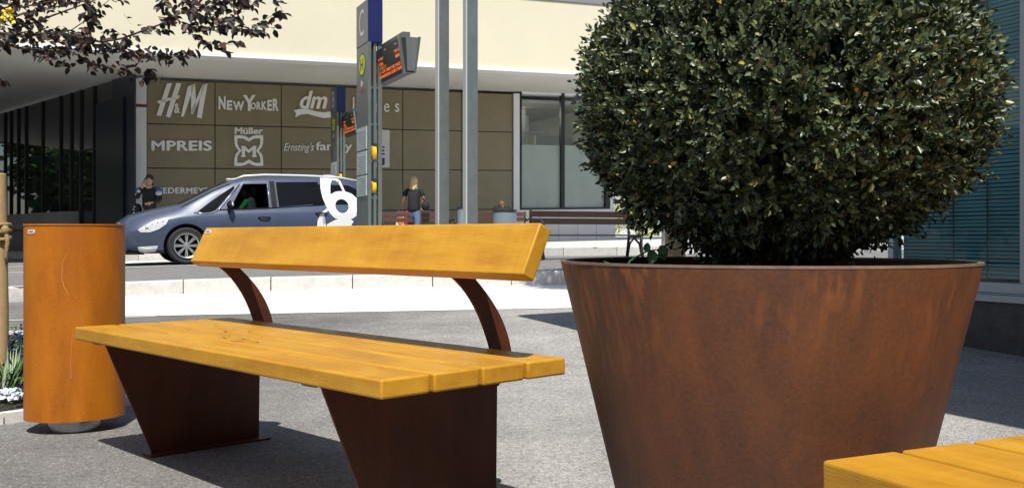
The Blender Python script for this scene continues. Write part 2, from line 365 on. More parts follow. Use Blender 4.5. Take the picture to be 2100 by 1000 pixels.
# ------------------------------------------------------------ wooden benches
L_, D_, T_, G_ = 1.80, .595, .045, .0125
def make_bench():
    r = empty('bench')
    pw = (D_-3*G_)/4
    for k in range(4):
        y0 = k*(pw+G_); mb = MB(); mb.box((0, y0, .45-T_), (L_, y0+pw, .45)); o = mb.build('seat_plank', M_wood, r, bevel=.006, seg=3, smooth=50)
    # backrest plank, leaning back
    d0, z0, d1, z1, tb = .406, .672, .471, .801, .045
    ex = Vector((0, d1-d0, z1-z0)).normalized(); ny = Vector((0, ex.z, -ex.y))
    p = [Vector((.045, d0, z0)), Vector((.045, d1, z1))]
    mb = MB(); mb.prism([p[0], p[0]+ny*tb, p[1]+ny*tb, p[1]], (L_-.015, 0, 0))
    br = mb.build('backrest', M_wood, r, bevel=.005, seg=3, smooth=50)
    # oval maker's plate screwed on the upper left corner
    c = p[0].lerp(p[1], .86) + Vector((.038, 0, 0)) - ny*.0025
    mb = MB(); loop = []
    for k in range(20):
        a = 2*math.pi*k/20; loop.append(c + Vector((1, 0, 0))*(.012*(1 if math.cos(a) > 0 else -1)+.0075*math.cos(a)) + ex*.0075*math.sin(a))
    mb.prism(loop, ny*.0024)
    pl = mb.build('name_plate', M_plate, br)
    mb = MB()
    for k in range(4): 
        q = c - ny*.0004 + Vector((-.012+.0065*k, 0, 0)); mb.prism([q-ex*.0028, q-ex*.0028+Vector((.0045, 0, 0)), q+ex*.0028+Vector((.0045, 0, 0)), q+ex*.0028], -ny*.0004)
    mb.build('plate_print', M_ink, pl)
    # steel side plates: leg, rear arm in one sheet
    def quad(a, m, b_, n=10):      # quadratic curve passing through m
        c = (2*m[0]-.5*a[0]-.5*b_[0], 2*m[1]-.5*a[1]-.5*b_[1]); return [((1-t)**2*a[0]+2*t*(1-t)*c[0]+t*t*b_[0], (1-t)**2*a[1]+2*t*(1-t)*c[1]+t*t*b_[1]) for t in [i/n for i in range(n+1)]]
    for u in (.18, 1.505):
        # leg sheet
        mb = MB(); mb.prism([(u-.004, .198, .008), (u-.004, .617, .008), (u-.004, .622, .399), (u-.004, .035, .399)], (.008, 0, 0))
        lg = mb.build('leg', M_corten_leg, r, bevel=.001, seg=1)
        mb = MB(); mb.box((u-.055, .015, .3995), (u+.004, .60, .4045)); mb.build('mounting_flange', M_corten_leg, lg)
        mb = MB(); mb.box((u-.03, .175, 0), (u+.05, .64, .0075)); mb.build('foot_plate', M_corten_leg, lg, bevel=.001, seg=1)
        mb = MB()
        arm = [(.602, .403)] + quad((.598, .440), (.536, .570), (.452, .655)) + [(.455, .662), (.504, .757), (.540, .757), (.540, .70)] + quad((.540, .645), (.630, .545), (.676, .440)) + [(.668, .395), (.650, .36), (.624, .34), (.624, .403)]
        mb.prism([(u-.0045, d, z) for d, z in arm], (.009, 0, 0))
        mb.build('backrest_arm', M_corten_leg, r, bevel=.001, seg=1)
    return r
bench = make_bench()
BYAW = .807
bench.location = (-1.5336, 3.504, 0); bench.rotation_euler = (0, 0, -BYAW)
tag(bench, 'yellow lacquered plank bench with a leaning backrest, between the rusty bin and the planter', 'bench', 'yellow plank benches on the square')
b2 = copy_tree(bench); b2.location = (.437, 1.412, 0); b2.rotation_euler = (0, 0, -math.radians(64.2))
b2['label'] = 'yellow plank bench cut off by the lower right corner, in front of the planter'
# worn marks on the seat of the first bench
def seat_marks():
    M = mat('worn_mark', (.16, .065, .008), .5); mb = MB()
    for u, d, w, a in ((.66, .23, .05, .3), (.72, .19, .07, .1), (.80, .22, .045, -.2), (.84, .17, .06, .5), (.9, .2, .05, .2), (.52, .3, .035, .1), (.45, .12, .04, .3), (.36, .25, .03, 0), (.3, .38, .03, .3), (.58, .36, .03, .2)):
        pts = []
        for k in range(9):
            t = k/8-.5; pts.append((u+w*t, d+w*t*a*.5+.006*math.sin(7*t+u*30)))
        vs = []
        for k, (x, y) in enumerate(pts):
            h = .0042*math.sin(math.pi*(k+.4)/8.8); vs += [(x, y-h, .4506), (x, y+h, .4506)]
        mb.add(vs, [(2*k, 2*k+2, 2*k+3, 2*k+1) for k in range(8)])
    o = mb.build('worn_marks', M, bench, fix=False)
seat_marks()

# ------------------------------------------------------------ litter bin
def make_bin():
    th = math.radians(23.6); c = Vector((-4.0*math.tan(th), 4.0, 0))
    r = empty('litter_bin', c, th, 'rust orange steel litter bin on a round metal foot, left of the yellow bench', 'litter bin')
    R, sy = .187, .80
    mb = MB(); mb.lathe([(R-.012, .05), (R, .05), (R, .806), (R-.004, .806), (R-.004, .07), (R-.012, .07)], 72, sy=sy); mb.build('body', M_corten_bin, r, smooth=50)
    mb = MB(); mb.lathe([(.0001, .0), (.100, .0), (.100, .07), (.0001, .07)], 48); mb.build('foot', mat('foot_steel', (.34, .34, .33), .25, metal=1), r, smooth=40)
    mb = MB(); mb.lathe([(.0001, .808), (R+.002, .808), (R+.003, .811), (R+.002, .815), (.0001, .815)], 72, sy=sy); mb.build('lid', M_corten_bin, r, smooth=40)
    M_scr = mat('scratch', (.46, .19, .05), .6)
    for path, w in (([(-100, .70), (-104, .66), (-105, .61), (-102, .57), (-97, .54)], .0012), ([(-93, .40), (-94, .34), (-95, .28), (-94.5, .22)], .001), ([(-97, .22), (-94, .223)], .002), ([(-88, .47), (-84, .46), (-82, .43)], .001), ([(-100, .52), (-92, .535), (-88, .53)], .0016)):
        mb = MB(); vs = []
        for a, z in path:
            a = math.radians(a); q = R+.0006; vs += [(q*math.cos(a)-w, q*sy*math.sin(a), z), (q*math.cos(a)+w, q*sy*math.sin(a), z+w)]
        mb.add(vs, [(2*i, 2*i+1, 2*i+3, 2*i+2) for i in range(len(path)-1)]); mb.build('scratch', M_scr, bpy.data.objects['body'] if False else r, fix=False)
    # oval plate follows the curve
    a0 = math.radians(-146); mb = MB(); top, vs = [], []
    for k in range(24):
        a = 2*math.pi*k/24; dx = .013*(1 if math.cos(a) > 0 else -1)+.0085*math.cos(a); dz = .008*math.sin(a); aa = a0 + dx/R*1.0
        for q in (R+.0005, R+.003): vs.append((q*math.cos(aa), q*sy*math.sin(aa), .785+dz))
    n = 24
    mb.add(vs, [tuple(range(1, 2*n, 2)), tuple(range(0, 2*n, 2))[::-1]] + [(2*i, (2*i+2) % (2*n), (2*i+3) % (2*n), 2*i+1) for i in range(n)])
    pl = mb.build('name_plate', M_plate, r)
    mb = MB()
    for k in range(4):
        aa = a0 + (-.012+.0068*k)/R; ab = aa + .0046/R; q = R+.0036
        mb.add([(q*math.cos(x), q*sy*math.sin(x), z) for z in (.782, .788) for x in (aa, ab)], [(0, 1, 3, 2)])
    mb.build('plate_print', M_ink, pl, fix=False)
make_bin()

# ------------------------------------------------------------ planter and box ball
def leaf_mesh(name, P, D, N, Ln, Wd, m, parent=None, fold=.25, six=False):
    """P base points, D leaf directions, N leaf normals (numpy)"""
    n = len(P); D = D/np.linalg.norm(D, axis=1)[:, None]
    Sd = np.cross(D, N); Sd /= np.linalg.norm(Sd, axis=1)[:, None]+1e-9; Nn = np.cross(Sd, D)
    Ln = Ln[:, None]; Wd = Wd[:, None]
    if six:
        V = np.stack([P, P+D*Ln*.3-Sd*Wd*.5+Nn*Wd*fold, P+D*Ln*.68-Sd*Wd*.42+Nn*Wd*fold, P+D*Ln-Nn*Ln*.08, P+D*Ln*.68+Sd*Wd*.42+Nn*Wd*fold, P+D*Ln*.3+Sd*Wd*.5+Nn*Wd*fold], 1)
        k = 6; F4 = np.array([[0, 3, 2, 1], [0, 5, 4, 3]])
    else:
        V = np.stack([P, P+D*Ln*.45-Sd*Wd*.5+Nn*Wd*fold, P+D*Ln, P+D*Ln*.45+Sd*Wd*.5+Nn*Wd*fold], 1)
        k = 4; F4 = np.array([[0, 2, 1], [0, 3, 2]])
    V = V.reshape(-1, 3); Fc = (F4[None]+(np.arange(n)*k)[:, None, None]).reshape(-1, F4.shape[1])
    me = bpy.data.meshes.new(name); me.vertices.add(len(V)); me.vertices.foreach_set('co', V.astype(np.float32).ravel())
    me.loops.add(Fc.size); me.loops.foreach_set('vertex_index', Fc.astype(np.int32).ravel())
    me.polygons.add(len(Fc)); me.polygons.foreach_set('loop_start', (np.arange(len(Fc))*F4.shape[1]).astype(np.int32))
    me.update(calc_edges=True); me.validate(); me.materials.append(m)
    o = bpy.data.objects.new(name, me); COL.objects.link(o); o.parent = parent
    return o
PY = 1.95
PC = Vector((PY*math.tan(math.radians(14.05)), PY, 0))
def make_planter():
    r = empty('planter', PC, 0, 'large round rusty steel planter tapering downwards, holding the clipped box ball', 'planter')
    Rt, Rb, Ht = .392, .2207, .764-.0239*PY
    mb = MB(); mb.lathe([(Rb, 0), (Rt, Ht-.004), (Rt-.001, Ht), (Rt-.007, Ht), (Rt-.008, Ht-.004), (Rt-.035, Ht-.10)], 120, cap=False)
    mb.build('shell', M_corten, r, smooth=30)
    mb = MB(); mb.lathe([(Rt-.0085, Ht-.003), (Rt-.0085, Ht+.0015), (Rt+.0008, Ht+.0015), (Rt+.0008, Ht-.003)], 120, cap=False); mb.build('rim', mat('highlit_rim', (.24, .17, .13), .45, metal=.3, noise=(30, .25)), r, smooth=30)  # ring coloured lighter than the shell to paint in the edge highlight
    mb = MB(); mb.lathe([(.0001, Ht-.03), (.3, Ht-.028), (Rt-.012, Ht-.035)], 64); mb.build('soil', M_soil, r, smooth='all')
make_planter()
def make_bush():
    RZ = .764-.0239*PY                                   # height of the rim
    c = Vector((PC.x+.036, PC.y, .764+(HZ-208)/F*PY)); A, Bz = .370, .298
    r = empty('clipped_box_ball', (PC.x, PC.y, RZ-.03), 0, 'dark green clipped boxwood ball growing in the large rusty planter', 'shrub')
    off = np.array([c.x-PC.x, 0, c.z-RZ+.03])
    glos = mat('box_leaf', (.04, .06, .02), .40, spec=.6, island=[(0, (.028, .044, .022)), (.3, (.056, .080, .036)), (.55, (.092, .120, .050)), (.78, (.14, .165, .066)), (.93, (.21, .22, .085)), (.985, (.30, .28, .05))])
    def noise(u):
        return (.5*np.sin(u[:, 0]*9+1.3)*np.sin(u[:, 1]*8+.4)*np.sin(u[:, 2]*10+2) + .35*np.sin(u[:, 0]*17+u[:, 2]*13)*np.sin(u[:, 1]*19+1) + .25*np.sin(u[:, 0]*31+u[:, 1]*27)*np.sin(u[:, 2]*29))
    nt_ = 10200
    u = RNG.normal(size=(nt_, 3)); u /= np.linalg.norm(u, axis=1)[:, None]
    nz = noise(u); keep = RNG.random(nt_) < np.clip(.72+.8*nz+.7*(u[:, 2]+.35), .55, 1); u = u[keep]; nz = nz[keep]; nt_ = len(u)
    lay = RNG.random(nt_)**1.5; rad = 1.0 - .17*lay + .05*nz
    ax = np.array([A, A, Bz]); P = u*ax*rad[:, None]
    nrm = u/ax; nrm /= np.linalg.norm(nrm, axis=1)[:, None]
    td = nrm + RNG.normal(size=(nt_, 3))*.40 + np.array([0, 0, .35]); td /= np.linalg.norm(td, axis=1)[:, None]
    PP, DD, NN, LL, WW = [], [], [], [], []
    for k in range(9):
        t = (k/8)*.034*(.6+.7*RNG.random(nt_)); side = RNG.normal(size=(nt_, 3)); side -= (side*td).sum(1)[:, None]*td
        side /= np.linalg.norm(side, axis=1)[:, None]
        PP.append(P+td*t[:, None]); sp = .35+.75*(1-k/8)
        DD.append(td*(.75)+side*sp); NN.append(td+nrm*.3+RNG.normal(size=(nt_, 3))*.35); ln = RNG.uniform(.012, .021, nt_)*(1-.25*k/8); LL.append(ln); WW.append(ln*RNG.uniform(.42, .58, nt_))
    P_, D2, N2, Ln, Wd = (np.concatenate(q) for q in (PP, DD, NN, LL, WW))
    leaf_mesh('foliage', P_+off, D2, N2, Ln, Wd, glos, r, fold=.15, six=True)
    ni = 26000; u = RNG.normal(size=(ni, 3)); u /= np.linalg.norm(u, axis=1)[:, None]
    P = u*ax*RNG.uniform(.45, .84, ni)[:, None]
    leaf_mesh('inner_foliage', P+off, u+RNG.normal(size=(ni, 3)), RNG.normal(size=(ni, 3)), RNG.uniform(.02, .032, ni), RNG.uniform(.011, .017, ni), glos, r)
    mb = MB()
    for k in range(46):
        a = random.uniform(0, 2*math.pi); e = random.uniform(-.75, .9); rr = math.sqrt(1-min(.99, e*e))*.9
        end = Vector((off[0]+A*rr*math.cos(a), A*rr*math.sin(a), off[2]+Bz*e*.9)); st = Vector((.07*math.cos(a+.5)*random.random(), .07*math.sin(a)*random.random(), -.01))
        mid = st.lerp(end, .5)+Vector((0, 0, .035 if e > 0 else -.02))
        mb.tube([st, mid, end], [.009, .005, .0018], 6)
    mb.build('stem', M_bark, r, smooth='all')
    PP, DD, NN, LL, WW = [], [], [], [], []
    for k in range(230):
        a = random.uniform(0, 2*math.pi); q = random.uniform(.25, .80); e = -math.sqrt(1-q*q)
        base = np.array([off[0]+A*q*math.cos(a)*.97, A*q*math.sin(a)*.97, off[2]+Bz*e*.95]); d = np.array([math.cos(a)*.7, math.sin(a)*.7, random.uniform(-.9, .3)])+RNG.normal(size=3)*.4
        d /= np.linalg.norm(d); ln = random.uniform(.02, .06)
        if base[2]+d[2]*ln < .04: d[2] = abs(d[2])*.3
        for j in range(12):
            t = j/11*ln; s = RNG.normal(size=3); s -= s.dot(d)*d; s /= np.linalg.norm(s)
            PP.append(base+d*t); DD.append(d*.6+s*.8); NN.append(d+RNG.normal(size=3)*.4); l = random.uniform(.011, .018); LL.append(l); WW.append(l*.5)
    # loose shoots standing proud of the clipped outline
    for k in range(110):
        uu = RNG.normal(size=3); uu /= np.linalg.norm(uu)
        if uu[2] < -.5: continue
        base = off+uu*ax*.99; d = uu+RNG.normal(size=3)*.35; d /= np.linalg.norm(d); ln = random.uniform(.015, .035)
        for j in range(8):
            t = j/7*ln; s = RNG.normal(size=3); s -= s.dot(d)*d; s /= np.linalg.norm(s)
            PP.append(base+d*t); DD.append(d*.8+s*.6); NN.append(d+RNG.normal(size=3)*.4); l = random.uniform(.011, .018); LL.append(l); WW.append(l*.45)
    leaf_mesh('sprigs', np.array(PP), np.array(DD), np.array(NN), np.array(LL), np.array(WW), glos, r)
    yl = mat('yellowed_leaf', (.32, .2, .05), .5, island=[(0, (.34, .22, .05)), (.5, (.25, .25, .05)), (.8, (.5, .42, .25))])
    n = 200; u = RNG.normal(size=(n, 3)); u /= np.linalg.norm(u, axis=1)[:, None]; u[:, 2] = u[:, 2]*.9-.1
    leaf_mesh('yellowed_leaves', u*ax*1.0+off, u+RNG.normal(size=(n, 3)), u+RNG.normal(size=(n, 3))*.5, RNG.uniform(.010, .018, n), RNG.uniform(.006, .009, n), yl, r)
M_bark = mat('bark', (.09, .065, .045), .85, noise=(30, .3), bump=(50, .5))
make_bush()
# weed creeping over the rim on the left
def make_weed():
    g = mat('weed_leaf', (.05, .12, .03), .5, noise=(30, .2)); base = Vector((PC.x-.285, PC.y-.12, .700))
    r = empty('weed', base, 0, 'small broad leaved weed leaning over the left rim of the planter', 'weed')
    k = .7
    mb = MB(); mb.tube([(0, 0, 0), (.02*k, 0, .03*k), (.06*k, -.01, .055*k), (.09*k, -.02, .06*k)], [.002, .002, .0015, .001], 6)
    mb.tube([(0, 0, 0), (-.03*k, 0, .02*k), (-.05*k, 0, .028*k)], [.002, .0015, .001], 6); mb.build('stem', g, r)
    P = np.array([[.09, -.02, .06], [.08, -.01, .058], [.06, 0, .05], [.085, -.02, .055]])*k; D = np.array([[.6, .1, -.8], [-.3, -.2, -.9], [.2, .2, .9], [.9, .1, .1]])
    leaf_mesh('leaf', P, D, np.array([[0, -1., .3]]*4), np.array([.035, .04, .03, .035])*k, np.array([.028, .03, .02, .026])*k, g, r, six=True)
make_weed()

# ------------------------------------------------------------ shop building across the street
U2, N2 = Vector((.914, .405)).normalized(), Vector((.405, -.914)).normalized()
V2 = -N2
W0 = Vector((-8.82, 24.12))
def Wp(u, z, off=0):
    p = W0 + U2*u + N2*off; return B(p.x, p.y, z)
def wpx(x, y, off=0):
    """point of the wall plane seen at photo pixel (x, y) -> (u, z)"""
    k = (x-CX)/F; o = W0 + N2*off; u = (k*o.y-o.x)/(U2.x-k*U2.y); Y = o.y+U2.y*u
    return u, H-(y-HB(x))*Y/F
def wpt(off, base=0):
    return lambda x, y, dz=0: Wp(*wpx(x, y, base), off)
def wbox(mb, u0, u1, z0, z1, o0, o1, mi=0):
    vs = [Wp(u, z, o) for z in (z0, z1) for (u, o) in ((u0, o1), (u1, o1), (u1, o0), (u0, o0))]
    return mb.add(vs, [(0, 3, 2, 1), (4, 5, 6, 7), (0, 1, 5, 4), (1, 2, 6, 5), (2, 3, 7, 6), (3, 0, 4, 7)], mi)
M_cream = mat('cream_render', (.645, .60, .455), .85, noise=((.7, .03), (60, .03)), bump=(80, .15))
M_alu = mat('white_aluminium', (.78, .78, .77), .35)
M_soffit = mat('soffit_paint', (.66, .65, .60), .7, noise=(.5, .05))
M_olive = mat('olive_panel', (.225, .190, .113), .38, noise=((.4, .08), (3, .05)))
M_joint = mat('dark_joint', (.02, .018, .014), .8)
M_col = mat('white_column_paint', (.74, .75, .77), .5, noise=(2, .04))
M_navy = mat('navy_panel', (.010, .017, .034), .25, noise=(1.5, .2))
M_frame = mat('black_frame', (.012, .013, .015), .4)
M_darkglass = mat('dark_glass', (.018, .020, .020), .02, spec=.5, ior=2.1)
M_greyslab = mat('grey_cladding', (.22, .22, .22), .6, noise=(1, .1))
M_spandrel = mat('concrete_spandrel', (.30, .30, .29), .8, noise=(3, .1))
M_sign = mat('white_lettering', (.80, .79, .76), .6)
def pane_mat(name, tint, refl=.12, rough=.0):
    m = bpy.data.materials.new(name); m.use_nodes = True; t = m.node_tree; t.nodes.clear()
    o = t.nodes.new('ShaderNodeOutputMaterial'); mx = t.nodes.new('ShaderNodeMixShader'); tr = t.nodes.new('ShaderNodeBsdfTransparent')
    gl = t.nodes.new('ShaderNodeBsdfGlossy'); lw = t.nodes.new('ShaderNodeFresnel'); lw.inputs[0].default_value = 1.55
    mr = t.nodes.new('ShaderNodeMath'); mr.operation = 'ADD'; mr.inputs[1].default_value = refl-.04; mr.use_clamp = True
    tr.inputs[0].default_value = (*tint, 1); gl.inputs['Roughness'].default_value = rough
    ge = t.nodes.new('ShaderNodeNewGeometry'); iv = t.nodes.new('ShaderNodeMath'); iv.operation = 'SUBTRACT'; iv.inputs[0].default_value = 1; t.links.new(ge.outputs['Backfacing'], iv.inputs[1])
    ml = t.nodes.new('ShaderNodeMath'); ml.operation = 'MULTIPLY'
    t.links.new(lw.outputs[0], mr.inputs[0]); t.links.new(mr.outputs[0], ml.inputs[0]); t.links.new(iv.outputs[0], ml.inputs[1]); t.links.new(ml.outputs[0], mx.inputs[0]); t.links.new(tr.outputs[0], mx.inputs[1]); t.links.new(gl.outputs[0], mx.inputs[2])
    t.links.new(mx.outputs[0], o.inputs[0]); return m
M_pane = pane_mat('clear_pane', (.92, .94, .93), .035)
M_frost = mat('frosted_film', (.46, .50, .48), .5, spec=.3, noise=((.8, .12, (1, 1, .4)), (4, .04)))

def shop_building():
    r = empty('shop_building', Wp(0, WALK, 0), 0, 'long shop building with cream upper storey, deep overhang and olive panel wall across the street', 'building')
    P = r.location.copy()
    def put(mb, name, m, parent=r, **k):
        o = mb.build(name, m, None, **k)
        for v in o.data.vertices: v.co -= P
        o.parent = parent; return o
    OF = 3.8
    mb = MB(); wbox(mb, -45, 14, 4.55, 6.24, OF-.35, OF); put(mb, 'upper_wall', M_cream)
    mb = MB(); wbox(mb, -45, 14.02, 4.47, 4.548, OF-.40, OF+.05); put(mb, 'edge_trim', M_alu)
    mb = MB(); wbox(mb, -45, 14.6, 6.245, 8.6, OF-3, OF+.03); put(mb, 'roof_slab', M_greyslab)
    mb = MB(); wbox(mb, -16, 14, 4.56, 4.62, -16, OF-.41); put(mb, 'soffit', M_soffit)
    # panel wall
    mb = MB(); wbox(mb, 0, 9.72, .2, 4.5, -.35, -.03); put(mb, 'wall', M_joint)
    mb = MB(); xs = [wpx(x, 300)[0] for x in (301, 441, 577, 706, 826, 946, 1051)]; zs = [.35, 1.27, 2.35, 3.42, 4.49]
    for i in range(6):
        for j in range(4): wbox(mb, xs[i]+.012, xs[i+1]-.012, zs[j]+(.012 if j else 0), zs[j+1]-.012, -.028, 0)
    put(mb, 'panel_cladding', M_olive)
    mb = MB(); wbox(mb, -.24, -.005, .2, 4.5, -.5, .12); cl = put(mb, 'corner_column', M_col)
    mb = MB(); wbox(mb, -.243, -.003, 3.80, 3.87, .1, .13); put(mb, 'red_band', mat('red_band', (.16, .02, .015), .5), cl)
    # window bay at the right-hand end
    ua, ub = wpx(1052, 300)[0], wpx(1064, 300)[0]; uc = wpx(1153, 300)[0]; ud = wpx(1240, 300)[0]; ue = 12.9
    zt = wpx(1064, 172)[1]; zb = wpx(1100, 430)[1]; zm = wpx(1100, 297)[1]
    mb = MB(); wbox(mb, ua, ub-.003, .3, 4.5, -.3, .06); wbox(mb, ub, ue, zt+.003, 4.5, -.3, .05); wbox(mb, ud+.16, ue, zb, zt, -.3, .05); put(mb, 'window_surround', M_col)
    mb = MB(); wbox(mb, ub, ue+.02, .2, zb-.003, -.3, .08)
    put(mb, 'plinth', M_conc)
    mb = MB()
    for k in range(1, 5): wbox(mb, ub+(ue-ub)*k/5-.006, ub+(ue-ub)*k/5+.006, .34, zb-.02, .075, .0825)
    put(mb, 'plinth_joints', M_spandrel)
    mb = MB()
    wbox(mb, ub, ub+.07, zb, zt, -.08, .055); wbox(mb, uc-.055, uc+.055, zb, zt, -.08, .055); wbox(mb, ud, ud+.158, zb, zt, -.08, .052)
    for a, b_ in ((ub+.071, uc-.056), (uc+.056, ud-.001)): wbox(mb, a, b_, zt-.07, zt, -.08, .05); wbox(mb, a, b_, zb, zb+.05, -.08, .05)
    wf = put(mb, 'window_frame', M_frame)
    for a, b_ in ((ub+.07, uc-.055), (uc+.055, ud)):
        mb = MB(); wbox(mb, a, b_, zb+.05, zt-.07, -.035, -.022); put(mb, 'pane', M_pane, wf)
        mb = MB(); wbox(mb, a, b_, zb+.05, zm, -.055, -.045); put(mb, 'frosted_film', M_frost, wf)
    # room behind the window
    M_in = mat('interior_wall', (.5, .5, .48), .8); M_inl = mat('interior_lamp', (1, 1, .9), emit=((1, .95, .8), 14)); M_or = mat('orange_board', (.42, .10, .03), .6)
    mb = MB(); wbox(mb, ub-.6, ue-.3, .3, 4.4, -6.0, -5.9); wbox(mb, ub-.6, ue-.3, 4.3, 4.4, -5.9, -.35); wbox(mb, ub-.6, ue-.3, .28, .34, -5.9, -.35); wbox(mb, ub-.75, ub-.6, .3, 4.4, -5.9, -.36); wbox(mb, ue-.3, ue-.2, .3, 4.4, -5.9, -.36); put(mb, 'interior', M_in)
    mb = MB(); wbox(mb, ub+.35, ub+.47, .34, 4.29, -1.2, -1.08); wbox(mb, ub+.7, ub+.95, .34, 4.29, -1.9, -1.6); wbox(mb, ub+.1, uc, 3.5, 3.56, -1.07, -1.0)
    put(mb, 'interior_frame', mat('interior_steel', (.42, .43, .43), .5))
    mb = MB(); wbox(mb, ub-.3, ub+.55, 2.2, 3.05, -1.6, -1.55); put(mb, 'orange_board', M_or)
    mb = MB(); wbox(mb, ub+.9, uc+.1, 2.2, 4.2, -2.6, -2.5); wbox(mb, uc+.15, ud+.6, 1, 3.55, -2.2, -2.1); put(mb, 'interior_panel', mat('pale_board', (.62, .63, .60), .7))
    for q in (0, 1, 2): mb = MB(); wbox(mb, ub-.3, ub+.62, 4.2, 4.27, -1.5-q*1.2, -1.38-q*1.2); put(mb, 'ceiling_lamp', M_inl)
    # dark glass wing running away to the left
    C0 = Vector((-8.80, 23.3)); D0 = Vector((-.69, .723)).normalized(); n0 = Vector((-D0.y, D0.x)); n0 = n0 if n0.dot(-C0) > 0 else -n0
    def Q(v, z, off=0): p = C0 + D0*v + n0*off; return B(p.x, p.y, z)
    def qx(x): k = (x-CX)/F; return (k*C0.y-C0.x)/(D0.x-k*D0.y)
    def qbox(mb, v0, v1, z0, z1, o0, o1):
        vs = [Q(v, z, o) for z in (z0, z1) for (v, o) in ((v0, o0), (v1, o0), (v1, o1), (v0, o1))]
        mb.add(vs, [(0, 3, 2, 1), (4, 5, 6, 7), (0, 1, 5, 4), (1, 2, 6, 5), (2, 3, 7, 6), (3, 0, 4, 7)])
    vn = qx(230); vs_ = qx(160); VE = 34
    mb = MB(); qbox(mb, .0, vn, .3, 4.5, -.04, 0); put(mb, 'navy_panel', M_navy)
    mb = MB(); qbox(mb, .55, vn+.9, .34, 4.02, .002, .05); put(mb, 'doorway_panel', mat('dark_blue_door', (.009, .013, .022), .2), r)
    mb = MB(); qbox(mb, vn+.002, VE, .36, 4.49, -.1, -.02); gw = put(mb, 'glass_wall', M_darkglass)
    for x in (10, 22, 37, 53, 87, 124, 146, 166, 193, 212):
        v = qx(x)
        if v > vn+.9: mb = MB(); qbox(mb, v-.02, v+.02, 1.385 if v > vs_ else .36, 4.488, -.015, .03); put(mb, 'mullion', M_frame, gw)
    for k in range(10): v = qx(10)+1.3*(k+1); mb = MB(); qbox(mb, v-.03, v+.03, 1.385, 4.488, -.015, .06); put(mb, 'mullion', M_frame, gw)
    mb = MB(); qbox(mb, vn+.02, vs_+.1, 2.9, 2.94, -.017, .02); put(mb, 'transom', M_frame, gw)
    mb = MB(); qbox(mb, vs_, VE, .95, 1.38, -.1, .40); put(mb, 'spandrel', M_spandrel)
    mb = MB(); qbox(mb, vs_+.3, VE, .34, .945, -.015, .02); put(mb, 'recessed_base', M_frame)
    return r
shop_building()

# ------------------------------------------------------------ lettering on the panel wall
def c3(f): return lambda x, y: f(280+x/3.03, 150+y/3.03)
def sign(name, label, cat='wall sign'):
    mb = MB(); return mb, name, label, cat
def front(x, y): return Wp(*wpx(x, y), .045)
def backp(x, y): return Wp(*wpx(x, y), .004)
def poly_sign(mb, pts):
    a = [c3(front)(x, y) for x, y in pts]; b_ = [c3(backp)(x, y) for x, y in pts]; n = len(pts)
    mb.add(a+b_, [tuple(range(n)), tuple(range(n, 2*n))[::-1]] + [(i, (i+1) % n, n+(i+1) % n, n+i) for i in range(n)])
def text_sign(mb, s, box, **k):
    v, f = text_geo(s, extrude=.5, **k); x0, y0, x1, y1 = box; vs = []
    for p in v:
        x = x0+(x1-x0)*p[0]; y = y1+(y0-y1)*p[1]
        vs.append(c3(front if p[2] > 0 else backp)(x, y))
    mb.add(vs, f)
def heavy(mb, s, box, grow, **k):
    v, f = text_geo(s, extrude=.5, **k); x0, y0, x1, y1 = box
    for q, (dx, dy) in enumerate(((0, 0), (-grow, 0), (grow, 0), (0, -grow*.6), (0, grow*.6))):
        vs = []
        for p in v:
            x = x0+(x1-x0)*p[0]+dx; y = y1+(y0-y1)*p[1]+dy; u, z = wpx(280+x/3.03, 150+y/3.03); vs.append(Wp(u, z, .045+.0015*q if p[2] > 0 else .004))
        mb.add(vs, f)
def fin(mb, name, label, m=None, cat='wall sign'):
    o = mb.build(name, m or M_sign)
    c = sum((v.co for v in o.data.vertices), Vector())/len(o.data.vertices)
    for v in o.data.vertices: v.co -= c
    o.location = c; return tag(o, label, cat, 'shop signs on the olive panel wall')
mb = MB()
poly_sign(mb, [(188, 67), (219, 64), (152, 268), (124, 262)]); poly_sign(mb, [(246, 62), (277, 66), (208, 277), (181, 270)])
poly_sign(mb, [(125, 176), (200, 156), (268, 138), (262, 158), (190, 176), (140, 192)])
text_sign(mb, '&', (234, 190, 268, 250), offset=.02)
poly_sign(mb, [(318, 84), (362, 68), (292, 272), (275, 269)]); poly_sign(mb, [(338, 76), (362, 68), (370, 205), (350, 258), (338, 255)])
poly_sign(mb, [(350, 258), (338, 240), (408, 74), (428, 74)]); poly_sign(mb, [(408, 74), (440, 68), (403, 283), (374, 276)])
fin(mb, 'wall_sign', 'tall slanted brush letters H and M with a small ampersand, top left panel')
mb = MB()
text_sign(mb, 'N', (509, 145, 552, 226), offset=.04); text_sign(mb, 'E', (560, 170, 594, 230), offset=.04); text_sign(mb, 'W', (598, 175, 668, 234), offset=.035)
text_sign(mb, 'Y', (660, 138, 738, 236), offset=.03); text_sign(mb, 'O', (708, 184, 740, 226), offset=.03); text_sign(mb, 'R', (745, 180, 772, 228), offset=.03)
text_sign(mb, 'K', (776, 176, 808, 230), offset=.03); text_sign(mb, 'E', (812, 168, 840, 234), offset=.03); text_sign(mb, 'R', (845, 160, 881, 236), offset=.03)
fin(mb, 'wall_sign', 'jumpy white capitals with a large Y in the middle, second panel of the top row')
mb = MB(); heavy(mb, 'dm', (1016, 114, 1180, 220), 4, shear=.28)
top = [(975, 232), (1010, 224), (1060, 224), (1110, 238), (1160, 246), (1210, 238), (1240, 226)]; bot = [(1232, 262), (1205, 276), (1160, 280), (1110, 268), (1060, 254), (1020, 258), (985, 276), (990, 250)]
poly_sign(mb, top+bot); fin(mb, 'wall_sign', 'lower case italic dm over a white ribbon swoosh, third panel of the top row')
mb = MB()
